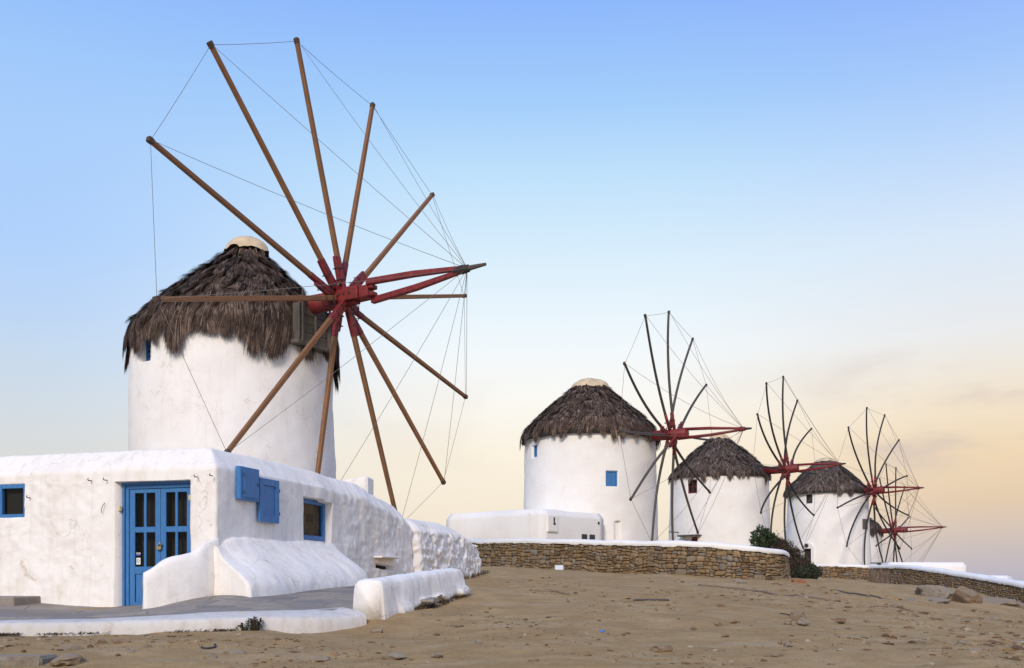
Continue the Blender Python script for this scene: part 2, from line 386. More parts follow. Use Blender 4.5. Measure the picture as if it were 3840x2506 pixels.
def slate_f(nt, b):
    rnd = nd(nt, 'ShaderNodeObjectInfo').outputs['Random']
    c = rampn(nt, rnd, [(0, (.145, .135, .14)), (.35, (.25, .22, .195)), (.7, (.34, .29, .24)), (1, (.16, .155, .175))])
    p = pos(nt); n = noise(nt, 6, 6, p, .65)
    c = mixn(nt, rampn(nt, n, [(.4, (.6, .6, .6)), (.65, (0, 0, 0))]), c, (.21, .17, .13))
    nt.links.new(c, b.inputs['Base Color']); b.inputs['Roughness'].default_value = .75; bump(nt, b, n, .008, .5)
M['slate'] = mat('slate_flag', slate_f)
M['joint'] = plain('slate_joint', (.22, .185, .15), .95, .25, 10)
def leaf_f(c0, c1, c2):
    def f(nt, b):
        c = rampn(nt, geo(nt).outputs['Random Per Island'], [(0, c0), (.5, c1), (1, c2)])
        nt.links.new(c, b.inputs['Base Color']); b.inputs['Roughness'].default_value = .65
    return f
M['leaf_green'] = mat('green_leaf', leaf_f((.010, .022, .006), (.020, .045, .010), (.045, .085, .020)))
M['leaf_dry'] = mat('dry_leaf', leaf_f((.022, .018, .010), (.050, .032, .018), (.10, .058, .032)))
M['leaf_dark'] = mat('dark_leaf', leaf_f((.012, .020, .008), (.025, .035, .012), (.04, .05, .02)))
M['twig'] = plain('twig_bark', (.045, .03, .022), .9)
M['brick'] = plain('terracotta', (.25, .10, .055), .85, .3, 12)
M['pale_blue'] = plain('pale_blue_plastic', (.62, .68, .78), .5, .08, 5)
M['cap_blue'] = plain('bright_blue_plastic', (.05, .2, .6), .4)
M['hose'] = plain('black_hose', (.03, .032, .04), .6, .3, 8)
M['paper'] = plain('sticker_paper', (.75, .74, .70), .6)
M['sticker_blue'] = plain('sticker_blue', (.05, .10, .42), .6)
M['sticker_red'] = plain('sticker_red', (.5, .04, .04), .6)
def sea_f(nt, b):
    b.inputs['Base Color'].default_value = (.012, .03, .07, 1); b.inputs['Roughness'].default_value = .25
    bump(nt, b, noise(nt, .2, 5, pos(nt)), .5, .6)
M['sea'] = mat('sea_water', sea_f)
M['hill'] = plain('far_hill', (.045, .05, .09), .95, .15, .01)
M['lamp_glass'] = plain('lamp_glass', (.6, .6, .55), .2)

# ------------------------------------------------------------------ terrain height
def tps(P, z, reg=1e-4):
    P = np.asarray(P, float); z = np.asarray(z, float); n = len(P); mu = P.mean(0); sc = P.std(0).max(); Q = (P - mu) / sc
    U = lambda r2: np.where(r2 > 1e-12, .5 * r2 * np.log(np.maximum(r2, 1e-12)), 0)
    K = U(((Q[:, None] - Q[None]) ** 2).sum(-1)) + reg * np.eye(n); A = np.zeros((n + 3, n + 3)); A[:n, :n] = K; A[:n, n] = 1; A[:n, n + 1:] = Q; A[n, :n] = 1; A[n + 1:, :n] = Q.T
    c = np.linalg.solve(A, np.concatenate([z, np.zeros(3)]))
    def f(x, y):
        q = (np.stack([np.asarray(x, float), np.asarray(y, float)], -1) - mu) / sc; sh = q.shape[:-1]; q = q.reshape(-1, 2); o = np.empty(len(q))
        for i in range(0, len(q), 20000):
            s = q[i:i + 20000]; o[i:i + 20000] = U(((s[:, None] - Q[None]) ** 2).sum(-1)) @ c[:n] + c[n] + s @ c[n + 1:]
        return o.reshape(sh)
    return f
_g = [at(0, 2506, 9.7), at(960, 2506, 9.75), at(1920, 2506, 9.8), at(2900, 2506, 9.75), at(3840, 2506, 9.6), at(0, 2384, 12.25), at(500, 2376, 12.5), at(960, 2366, 12.75), at(1367, 2354, 13.6),
      at(1431, 2322, 14), at(1600, 2275, 15.8), at(1745, 2224, 17.5), at(1727, 2170, 26), at(1807, 2146, 28), at(1809, 2124, 35.5), at(2138, 2138, 32.4), at(2361, 2152, 30.5), at(2632, 2166, 28.6), at(2948, 2173, 30),
      at(3150, 2172, 57), at(3240, 2176, 57), at(3300, 2193, 52), at(3430, 2197, 48.5), at(3670, 2224, 43), at(3840, 2280, 39.5), at(3624, 2268, 28), at(3840, 2335, 20), at(3840, 2302, 33), at(3840, 2318, 26), at(3700, 2262, 33), at(3840, 2400, 13.5), at(1920, 2250, 16.8), at(1920, 2350, 13.2),
      at(2900, 2250, 19), at(2900, 2350, 13.5), at(2300, 2200, 22), at(2900, 2195, 26), at(3250, 2215, 30), at(3000, 2174, 40)]
_gx = [(-20, 9, .75), (-20, 16, 1.1), (-9, 30, 2.1), (-20, 30, 2.0), (-12, 45, 2.3), (4, 47, 2.35), (13, 63, 2.1), (24, 76, 1.7), (31, 92, -.3), (40, 80, -1.), (45, 50, -.8), (30, 30, .2), (22, 14, .5), (18, 8, .35), (0, 0, 0), (-14, 0, .05), (14, 0, -.1), (0, -12, -.9), (-20, -12, -.8), (20, -12, -1.), (-6, 18, 1.3), (-1, 20, 1.5), (-4, 25, 1.9), (-30, 60, 2.), (0, 80, 1.8)]
GP = [(p[0], p[1]) for p in _g] + [(a, b) for a, b, c in _gx]; GZ = [p[2] for p in _g] + [c for a, b, c in _gx]
_gt = tps(GP, GZ)
def sm(x, a, b): t = np.clip((x - a) / (b - a), 0, 1); return t * t * (3 - 2 * t)
def G(x, y):
    x = np.asarray(x, float); y = np.asarray(y, float)
    z = _gt(np.clip(x, -45, 60), np.clip(y, -18, 105))
    f = np.maximum(sm(y, 88, 190), np.maximum(sm(np.abs(x - 8), 42, 110), sm(-y, 12, 60) * .35))
    return z * (1 - f) + f * -17.0
def Gd(x, y):      # with lumps
    x = np.asarray(x, float); y = np.asarray(y, float); p = np.stack([x, y, x * 0], -1)
    d = .035 * fbm(p * .55, 3) + .018 * fbm(p * np.array([1.5, 2.2, 1]) + 9, 4) + .016 * np.maximum(0, fbm(p * 4.5 + 3, 3) - .15)
    right = sm(x, 6, 12) * sm(y, 18, 24) * sm(-y, -46, -36)
    d = d + right * .07 * fbm(p * 1.1 + 40, 4)
    return G(x, y) + d

def build_ground():
    def axis(a, b, step, far, gro):
        m = list(np.arange(a, b, step)); s = step; v = b
        while v < far: m.append(v); s *= gro; v += s
        m.append(far); return m
    ys = axis(7.5, 21, .055, 400, 1.035); lo = []; s = .08; v = 7.42
    while v > -120: lo.append(v); s *= 1.13; v -= s
    ys = np.array(sorted(lo) + ys)
    xp = axis(9, 9.01, .07, 400, 1.06); mid = list(np.arange(-7.5, 9, .07)); s = .07; v = -7.57; ln = []
    while v > -400: ln.append(v); s *= 1.06; v -= s
    xs = np.array(sorted(ln) + mid + xp)
    X, Y = np.meshgrid(xs, ys); Z = Gd(X, Y)
    V = np.stack([X, Y, Z], -1).reshape(-1, 3)
    return mk('ground', V, grid_faces(len(ys), len(xs)), M['ground'], origin=np.zeros(3))
struct(build_ground())
def build_sea():
    rs = [10, 60, 200, 800, 3000, 12000, 40000]; V = []; n = 96
    for r in rs: V += [(r * cos(2 * pi * k / n), r * sin(2 * pi * k / n), -15.0) for k in range(n)]
    struct(mk('sea', V, grid_faces(len(rs), n, True), M['sea'], origin=np.array([0, 0, -15.])))
    xs = np.linspace(4300, 9500, 90); prof = 22 + 34 * np.abs(fbm(np.stack([xs / 900, xs * 0, xs * 0], -1), 4)); prof *= sm(xs, 4300, 5200)
    V = []
    for dy, h in ((-260, 0), (-90, .75), (0, 1), (120, .8), (300, 0)):
        V += [(x, 9000 + dy, -16 + (p + 14) * h) for x, p in zip(xs, prof)]
    struct(mk('hills', V, grid_faces(5, len(xs)), M['hill']))
build_sea()

# ------------------------------------------------------------------ plan geometry of the house
A = np.array([-4.63, 15.5]); L2 = np.array([-.959, .284]); R2 = np.array([.284, .959])
def hp(t, s, z): q = A + L2 * t + R2 * s; return np.array([q[0], q[1], z])
X3 = np.array([-L2[0], -L2[1], 0.]); R3 = np.array([R2[0], R2[1], 0.]); UP = np.array([0, 0, 1.])
_pv = [at(435, 2278, 16.1), at(0, 2252, 16.6), at(577, 2281, 14.8), at(799, 2234, 15.0), at(954, 2244, 14.92), at(1346, 2208, 17.0), at(0, 2330, 12.8), at(500, 2318, 13.05), at(960, 2297, 13.3), at(1336, 2277, 14.2), (-10.5, 16.9, 1.33), (-10.5, 12.6, 1.08), (-1.6, 19.0, 1.56), (-4.2, 15.6, 1.40)]
PV = tps([(p[0], p[1]) for p in _pv], [p[2] for p in _pv], 5e-4)
KB = np.array([[-11.5, 12.7], [-9, 12.72], [-6.64, 12.8], [-5.2, 13.02], [-3.45, 13.32], [-2.75, 13.62], [-2.36, 14.0]])   # back edge of the kerb in plan
def kerb_at(x): return np.interp(x, KB[:, 0], KB[:, 1])

def spline(P, n):
    P = np.asarray(P, float); d = np.r_[0, np.cumsum(np.linalg.norm(np.diff(P, axis=0), axis=1))]; t = np.linspace(0, d[-1], n)
    m = np.gradient(P, d, axis=0); out = np.empty((n, P.shape[1])); k = np.clip(np.searchsorted(d, t) - 1, 0, len(d) - 2)
    h = (d[k + 1] - d[k]); u = ((t - d[k]) / h)[:, None]; h = h[:, None]
    return (2 * u**3 - 3 * u**2 + 1) * P[k] + (u**3 - 2 * u**2 + u) * h * m[k] + (-2 * u**3 + 3 * u**2) * P[k + 1] + (u**3 - u**2) * h * m[k + 1]

def clip_poly(poly, n, c):          # keep n.x <= c
    o = []; m = len(poly)
    for i in range(m):
        a, b = poly[i], poly[(i + 1) % m]; da, db = n @ a - c, n @ b - c
        if da <= 0: o.append(a)
        if da * db < 0: o.append(a + (b - a) * (da / (da - db)))
    return o
def cells(sites, wts, bounds):
    """power-diagram cells of 2-D sites clipped to a rectangle"""
    sites = np.asarray(sites); res = []
    x0, x1, y0, y1 = bounds
    for i, p in enumerate(sites):
        poly = [np.array(q, float) for q in ((x0, y0), (x1, y0), (x1, y1), (x0, y1))]
        d = ((sites - p) ** 2).sum(1)
        for j in np.argsort(d)[1:26]:
            q = sites[j]; n = 2 * (q - p); c = q @ q - p @ p - wts[j] + wts[i]
            poly = clip_poly(poly, n, c)
            if len(poly) < 3: break
        res.append(np.array(poly) if len(poly) >= 3 else None)
    return res
def inset(poly, d):
    c = poly.mean(0); r = poly - c; l = np.linalg.norm(r, axis=1, keepdims=True); return c + r * np.clip((l - d) / np.maximum(l, 1e-6), .15, 1)
def clean(poly, mn):
    o = []
    for p in poly:
        if not o or np.linalg.norm(p - o[-1]) > mn: o.append(p)
    if len(o) > 2 and np.linalg.norm(o[0] - o[-1]) <= mn: o.pop()
    return np.array(o)
def chaikin(poly, q=.25):
    n = np.roll(poly, -1, 0); return np.stack([poly * (1 - q) + n * q, poly * q + n * (1 - q)], 1).reshape(-1, 2)
def scatter2(bounds, rmin, rmax, tries, asp):
    """dart-thrown sites with their own size; second axis stretched by asp"""
    x0, x1, y0, y1 = bounds; P = np.empty((0, 2)); R = np.empty(0)
    for k in range(tries):
        r = rmax - (rmax - rmin) * (k / tries) ** .45 * random.uniform(.75, 1)
        p = np.array([random.uniform(x0, x1), random.uniform(y0, y1) * asp])
        if len(P) == 0 or np.all(((P - p) ** 2).sum(1) > (.82 * (R + r)) ** 2): P = np.vstack([P, p]); R = np.append(R, r)
    return P, R

# ------------------------------------------------------------------ pavement and kerb
def build_pavement():
    xs = np.linspace(-11.5, -.9, 110); V = []
    nv = 40
    for x in xs:
        y0 = np.interp(x, np.r_[KB[:, 0], -1.6, -.9], np.r_[KB[:, 1], 16.0, 18.5]) - .12; y1 = 20.0
        for v in np.linspace(0, 1, nv): y = y0 + (y1 - y0) * v; V.append((x, y, float('nan')))
    V = np.array(V); V[:, 2] = PV(V[:, 0], V[:, 1]) - .001
    pav = struct(mk('pavement', V, grid_faces(len(xs), nv), M['joint'], origin=np.array([-6., 14, 1.1])))
    bd = (-9.0, -1.2, 12.6, 18.4); P, R = scatter2(bd, .16, .36, 2600, 1.25)
    cs = cells(P, R ** 2, (bd[0], bd[1], bd[2] * 1.25, bd[3] * 1.25)); n = 0
    for c in cs:
        if c is None: continue
        c = c * np.array([1, 1 / 1.25]); m = c.mean(0)
        back = A + R2 * 5
        if m[1] < kerb_at(m[0]) - .02 or m[0] > -2.0 + (m[1] - 14.2) * .30: continue
        t = (m - A) @ L2; s = (m - A) @ R2
        if (t > -.1 and s > .25) or (t <= -.1 and t > -.75 and s > .3): continue
        if n >= 290: break
        c = clean(inset(clean(c, .05), .007), .03)
        if len(c) < 3: continue
        top = PV(c[:, 0], c[:, 1]); tl = random.uniform(.003, .010); i2 = inset(c, .012); t2 = PV(i2[:, 0], i2[:, 1]) + tl
        V = np.r_[np.c_[c, top - .02], np.c_[c, top + tl - .005], np.c_[i2, t2]]; k = len(c)
        F = [(r * k + j, r * k + (j + 1) % k, (r + 1) * k + (j + 1) % k, (r + 1) * k + j) for r in (0, 1) for j in range(k)] + [tuple(2 * k + j for j in range(k))]
        mk('flagstone', V, F, M['slate'], pav, smooth=False); n += 1
    # kerb
    path = spline(KB, 150); T = np.gradient(path, axis=0); T /= np.linalg.norm(T, axis=1)[:, None]; Nn = np.stack([T[:, 1], -T[:, 0]], 1)
    V = []
    for (p, nrmv) in zip(path, Nn):
        z = float(PV(p[0], p[1])); g = float(G(p[0] + nrmv[0] * .55, p[1] + nrmv[1] * .55))
        zf = z + (g + .12 - z) * .62
        for d, zz in ((-.10, z - .1), (-.09, z + .008), (-.06, z + .016), (.1, z * .8 + zf * .2 + .012), (.25, z * .5 + zf * .5 + .012), (.41, zf + .02), (.455, zf + .006), (.482, zf - .035), (.49, (zf + g) / 2 - .02), (.5, g - .02), (.51, g - .25)):
            V.append((p[0] + nrmv[0] * d, p[1] + nrmv[1] * d, zz))
    V = np.array(V); V += .008 * np.stack([fbm(V * 2.5 + 5, 3), fbm(V * 2.5 + 25, 3), fbm(V * 2.2 + 45, 3)], 1)
    F = grid_faces(150, 11)[:, ::-1]
    o = struct(mk('kerb', V, F, M['kerb_white'], origin=np.array([-6., 13, 1.])))
build_pavement()

# ------------------------------------------------------------------ walls with openings
def wavg(vals, lines): return np.array(sorted(set([round(v, 5) for v in vals] + [round(l + e, 5) for l in lines for e in (-.007, .007)])))

HOUSE_O = hp(1.5, 0, 1.2)
house = thing('house', HOUSE_O, 'whitewashed flat roofed house with blue double door in front of the nearest windmill', 'house')
def ztop(s): return np.interp(s, [-10, 0, 3, 5.6, 6.2, 7, 7.6, 8.1], [3.80, 3.80, 3.78, 3.70, 3.58, 3.48, 3.40, 3.24])
HOLES = [(-1.90, -.50, .5, 3.245, .24), (-4.27, -3.70, 2.70, 3.255, .10), (2.83, 3.98, 2.40, 3.19, .20), (6.05, 6.95, 2.02, 2.13, .22)]
def house_point(s, inn):
    """plan point at perimeter position s (negative: door front, positive: long side), inset by inn"""
    T, SS, rc_ = 9.5, 8.05, .09
    if abs(s) < rc_:
        a = (s / rc_ + 1) * pi / 4          # 0 at left end .. pi/2 at right end
        t, u = rc_ - rc_ * sin(a), rc_ - rc_ * cos(a)
    elif s < 0: t, u = -s, 0.
    else: t, u = 0., s
    k = min(1, inn / .5)
    t = t + inn * (1 - t / T); u = u + inn * (1 - u / SS)
    return A + L2 * t + R2 * u
def house_nin(s):
    f = np.clip(s / .09 * .5 + .5, 0, 1); n = R2 * (1 - f) + L2 * f; return n / np.linalg.norm(n)
def build_house_wall():
    ss = wavg(np.r_[np.arange(-9.5, -5., .12), np.arange(-5., -.09, .042), np.arange(-.09, .091, .03), np.arange(.12, 8.06, .045)], [h[i] for h in HOLES for i in (0, 1)])
    zr = wavg(np.arange(.6, 3.44, .042), [h[i] for h in HOLES for i in (2, 3) if h[i] > .6]); zr = zr[zr < 3.43]
    prof = [(.03 * (z - 1.2) / 2.2, z, 0) for z in zr] + [(.04, 3.44, .0), (.052, 0, .07), (.09, 0, .20), (.16, 0, .42), (.24, 0, .68), (.31, 0, .90), (.34, 0, .97), (.39, 0, 1.0), (.62, 0, .98), (1.0, 0, .7), (2.5, 0, .6), (4.0, 0, .55)]
    nw = len(zr) + 1
    V = []; hole = []
    for s in ss:
        zt = float(ztop(s)); zc = zt - .36; n = house_nin(s)
        for i, (inn, z, f) in enumerate(prof):
            zz = (.6 + (z - .6) * ((zc - .6) / 2.84)) if i < nw and zc < 3.40 else z if i < nw else zc + (zt - zc) * f
            d = 0.; h_ = 0
            if i < nw:
                for (a, b, c, e, dep) in HOLES:
                    if a - .001 < s < b + .001 and c - .001 < z < e + .001: d = dep; h_ = 1
            q = house_point(s, inn) + n * d
            V.append((q[0], q[1], zz)); hole.append(h_)
    V = np.array(V); hole = np.array(hole); nv = len(prof)
    sa = np.repeat(ss, nv); rough = .35 + .9 * sm(sa, 3.9, 5.0) + .75 * sm(-sa, 1.9, 2.6)
    n3 = np.array([[*(-house_nin(s)), .25] for s in ss]).repeat(nv, 0)
    bumpv = .018 * fbm(V * 1.3, 3) + .013 * rough * fbm(V * 4.3, 4) + .016 * rough * (np.abs(fbm(V * 6.5, 3)) - .3)
    big = .03 * fbm(V * .5 + 8, 2)
    V = V + n3 * ((bumpv + big) * np.where(hole > 0, .25, 1))[:, None]
    F = grid_faces(len(ss), nv)[:, ::-1]
    keep = hole[F].sum(1) < 4
    mk('wall', V, F[keep], M['white'], house, origin=HOUSE_O)
build_house_wall()

def panel_frame(t0, s0, side, inward=0.):
    """local frames: X along the facade to the right as seen from outside, Y inward, Z up"""
    if side == 'front': return (hp(t0, inward, 0.), X3, R3, UP)
    return (hp(inward, s0, 0.), R3, -X3, UP)
def window_bars(parent, fr, x0, x1, z0, z1, fw=.07, dep=.07, y0=0., name='frame', m='blue'):
    for (a, b, c, d) in ((x0, x0 + fw, z0, z1), (x1 - fw, x1, z0, z1), (x0 + fw, x1 - fw, z0, z0 + fw), (x0 + fw, x1 - fw, z1 - fw, z1)):
        V, F, uv = frame_box(fr, (a, y0, c), (b, y0 + dep, d)); yield V, F, uv
def join(parts, name, mat_, parent): 
    b = MB()
    for V, F, uv in parts: b.add(V, F, uv)
    return b.out(name, mat_, parent)
def quad(fr, x0, x1, z0, z1, y):
    O, X, Y, Z = fr; return [O + X * x + Y * y + Z * z for x, z in ((x0, z0), (x1, z0), (x1, z1), (x0, z1))]

def build_door():
    fr = panel_frame(1.90, 0, 'front', .17); O, X, Y, Z = fr; W, z0, z1 = 1.40, 1.14, 3.245
    door = join([frame_box(fr, (0, 0, z0), (.045, .12, z1)), frame_box(fr, (W - .045, 0, z0), (W, .12, z1)), frame_box(fr, (.045, 0, z1 - .05), (W - .045, .12, z1))], 'door', M['blue'], house)
    join([frame_box(fr, (.047, .03, z0), (.105, .11, z1 - .052)), frame_box(fr, (W - .105, .03, z0), (W - .047, .11, z1 - .052)), frame_box(fr, (.107, .03, z1 - .11), (W - .107, .11, z1 - .052))], 'frame_moulding', M['blue'], door)
    lz0, lz1 = z0 + .02, z1 - .115
    for xl, xr in ((.108, .697), (.703, W - .108)):
        w_ = xr - xl; st = .098; cx = (xl + xr) / 2; mid = .045
        rows = [(z0 + .72, z0 + 1.28), (z0 + 1.37, z0 + 1.925)]
        bars = [frame_box(fr, (xl, .05, lz0), (xl + st, .095, lz1)), frame_box(fr, (xr - st, .05, lz0), (xr, .095, lz1)),
                frame_box(fr, (xl + st, .051, rows[1][1]), (xr - st, .094, lz1)), frame_box(fr, (xl + st, .051, rows[0][1]), (xr - st, .094, rows[1][0])), frame_box(fr, (xl + st, .051, rows[0][0] - .12), (xr - st, .094, rows[0][0])), frame_box(fr, (xl + st, .051, lz0), (xr - st, .094, lz0 + .12)),
                frame_box(fr, (cx - mid / 2, .053, rows[0][0]), (cx + mid / 2, .092, rows[1][1])),
                frame_box(fr, (xl + st + .01, .066, lz0 + .12), (xr - st - .01, .085, rows[0][0] - .12), .012)]
        join(bars, 'leaf', M['blue'], door)
        for (za, zb) in rows:
            for xa, xb in ((xl + st, cx - mid / 2), (cx + mid / 2, xr - st)): mk('pane', quad(fr, xa, xb, za, zb, .078), [(0, 1, 2, 3)], M['glass'], door, False)
    V, F, uv = beam([O + X * .697 + Y * .012 + Z * (z0 + 1.06 + d) + X * e for d, e in ((-.01, -.028), (.03, -.03), (.045, -.012), (.045, .012), (.03, .03), (-.01, .028))], .005, 'round', 6)
    b = MB(); b.add(V, F, uv); b.add(*frame_box(fr, (.655, -.008, z0 + .99), (.74, .03, z0 + 1.052), .008)); b.out('padlock', M['brass'], door)
    b = MB(); b.add(*frame_box(fr, (.66, .03, z0 + 1.05), (.76, .049, z0 + 1.07))); b.out('hasp', M['dark_band'], door)
    # small stickers on the lower left pane
    b = MB(); b.add(*frame_box(fr, (.222, .070, z0 + .755), (.302, .0755, z0 + .865), .001)); b.out('sticker', M['paper'], door)
    b = MB(); b.add(*frame_box(fr, (.222, .070, z0 + .90), (.302, .0755, z0 + .925), .001)); b.out('sticker', M['sticker_blue'], door)
    b = MB(); b.add(*frame_box(fr, (.222, .070, z0 + .928), (.302, .0755, z0 + .950), .001)); b.out('sticker', M['paper'], door)
    for i, mm in enumerate(('sticker_red', 'sticker_blue', 'sticker_red', 'sticker_blue')):
        b = MB(); b.add(*frame_box(fr, (.228 + i * .019, .0685, z0 + .933), (.241 + i * .019, .0702, z0 + .945), .0005)); b.out('sticker_mark', M[mm], door)
    rg = [O + X * (.262 + .022 * cos(a)) + Y * .069 + Z * (z0 + .815 + .022 * sin(a)) for a in np.linspace(0, 2 * pi, 17)]
    b = MB(); b.add(*beam(rg, .004, 'round', 5)); b.out('sticker_mark', M['sticker_blue'], door)
    b = MB(); b.add(*frame_box((O, nrm(X - Y * .35), nrm(Y + X * .35), Z), (-.055, -.075, z1 - .48), (.045, -.02, z1 - .39), .012)); b.out('alarm_box', M['cream_box'], house)
    b = MB(); b.add(*frame_box(fr, (W - .115, -.05, z1 - .33), (W - .02, -.002, z1 - .24), .01)); b.out('alarm_box', M['cream_box'], house)
    b = MB(); b.add(*beam([O + X * (W - .05) - Y * .01 + Z * (z1 - .24), O + X * (W - .047) - Y * .012 + Z * (z1 - .12), O + X * (W - .04) - Y * .01 + Z * (z1 - .02)], .004, 'round', 5)); b.out('cable', M['dark_band'], house)
    # dark room behind the door
    V, F, uv = frame_box(fr, (-.4, .26, .9), (W + .2, 2.2, 3.4), .001); mk('room', V, [f[::-1] for f in F if True], M['dark'], house, False)
    fl = panel_frame(4.30, 0, 'front', .04)
    f = join(window_bars(None, fl, .02, .61, 2.68, 3.265, .075, .08), 'window', M['blue'], house)
    mk('pane', quad(fl, .09, .54, 2.75, 3.19, .05), [(0, 1, 2, 3)], M['glass'], f, False)
    V, F, uv = frame_box(fl, (-.1, .13, 2.5), (.75, 1.0, 3.4), .001); mk('room', V, F, M['dark'], house, False)
build_door()

def build_side():
    fr = panel_frame(0, 0, 'side', .17)
    f = join(window_bars(None, fr, 2.84, 3.97, 2.41, 3.18, .085, .09), 'window', M['blue'], house)
    mk('pane', quad(fr, 2.92, 3.89, 2.49, 3.10, .05), [(0, 1, 2, 3)], M['glass'], f, False)
    fi = panel_frame(0, 0, 'side', .0)
    V, F, uv = frame_box(fr, (2.5, .62, 2.1), (5.4, .66, 3.4), .001); mk('room_wall', V, F, M['beige_room'], house, False)
    V, F, uv = frame_box(fr, (5.3, .1, 2.1), (5.34, .62, 3.4), .001); mk('room_wall', V, F, M['beige_room'], house, False)
    V, F, uv = frame_box(fr, (2.6, .12, 2.43), (4.2, .60, 2.47), .004); mk('window_shelf', V, F, M['beige_room'], house, False)
    b = MB(); b.add(*frame_box(fr, (4.35, .60, 2.82), (4.62, .617, 2.98), .003)); b.out('wall_picture', M['hose'], house)
    for x, h in ((3.2, .22), (3.36, .17), (3.52, .25), (3.7, .18), (4.0, .24)):     # small figurines on the sill
        prof = [(.0, 0), (.045, 0), (.05, .05), (.03, .45), (.045, .6), (.02, .74), (.034, .86), (.0, 1)]
        V = [fr[0] + fr[1] * (x + r * cos(a)) + fr[2] * (.22 + r * sin(a)) + UP * (2.47 + hh * h) for r, hh in prof for a in np.linspace(0, 2 * pi, 9)[:-1]]
        mk('figurine', V, grid_faces(len(prof), 8, True), M['hose'], house)
    # meter cupboard and shutter hung on the wall
    c = join([frame_box(fi, (.58, -.052, 2.955), (1.17, .05, 3.50), .012)], 'meter_cupboard', M['blue'], house)
    join([frame_box(fi, (.67, -.068, 3.00), (1.12, -.0525, 3.44), .006)], 'cupboard_door', M['blue'], c)
    join([frame_box(fi, (1.075, -.078, 3.21), (1.095, -.0685, 3.26), .002)], 'latch', M['dark_band'], c)
    for zz in (3.08, 3.36): join([frame_box(fi, (.662, -.078, zz - .03), (.676, -.0685, zz + .03), .002)], 'hinge', M['dark_band'], c)
    fs = (fi[0] - fi[2] * .042, fi[1], fi[2], fi[3])
    sh = join(list(window_bars(None, fs, 1.20, 1.84, 2.63, 3.375, .115, .05)), 'shutter', M['blue'], house)
    join([frame_box(fs, (1.315, .022, 2.745), (1.725, .044, 3.26), .01)], 'shutter_panel', M['blue'], sh)
    for zz in (2.80, 3.2): join([frame_box(fs, (1.84, .0, zz - .03), (1.865, .03, zz + .03), .003)], 'hinge', M['dark_band'], sh)
    # stone slab over the small hatch, hooks
    V, F, uv = frame_box(fi, (5.95, -.16, 2.13), (7.0, .10, 2.17), .012); mk('stone_shelf', V + .01 * fbm(V * 6, 2)[:, None], F, M['white'], house, False)
    V, F, uv = frame_box(fi, (5.9, .20, 1.9), (7.1, .6, 2.3), .002); mk('hatch_room', V, F, M['dark'], house, False)
    ff = panel_frame(0, 0, 'front', 0)
    for fr_, x, z in ((ff, -2.38, 3.27), (ff, -2.08, 3.27), (ff, -.38, 3.27), (ff, -.10, 3.28), (ff, -3.60, 3.02), (fi, 1.92, 2.13), (fi, 4.12, 2.13)):
        p = fr_[0] + fr_[1] * x + UP * z; i = fr_[2]
        b = MB(); b.add(*beam([p + i * .03, p - i * .05, p - i * .075 + UP * .015 + fr_[1] * .01, p - i * .07 + UP * .035 + fr_[1] * .02], [.008, .008, .007, .005], 'round', 6)); b.out('iron_hook', M['dark_band'], house)
    pz = panel_frame(2.12, 0, 'front', 0); p = pz[0] + UP * 2.9
    b = MB(); b.add(*beam([p + pz[2] * .02, p - pz[2] * .03 - UP * .05, p - pz[2] * .02 - UP * .12 - pz[1] * .03, p - pz[2] * .03 - UP * .17 - pz[1] * .02], .005, 'round', 5)); b.out('loose_wire', M['dark_band'], house)
build_side()

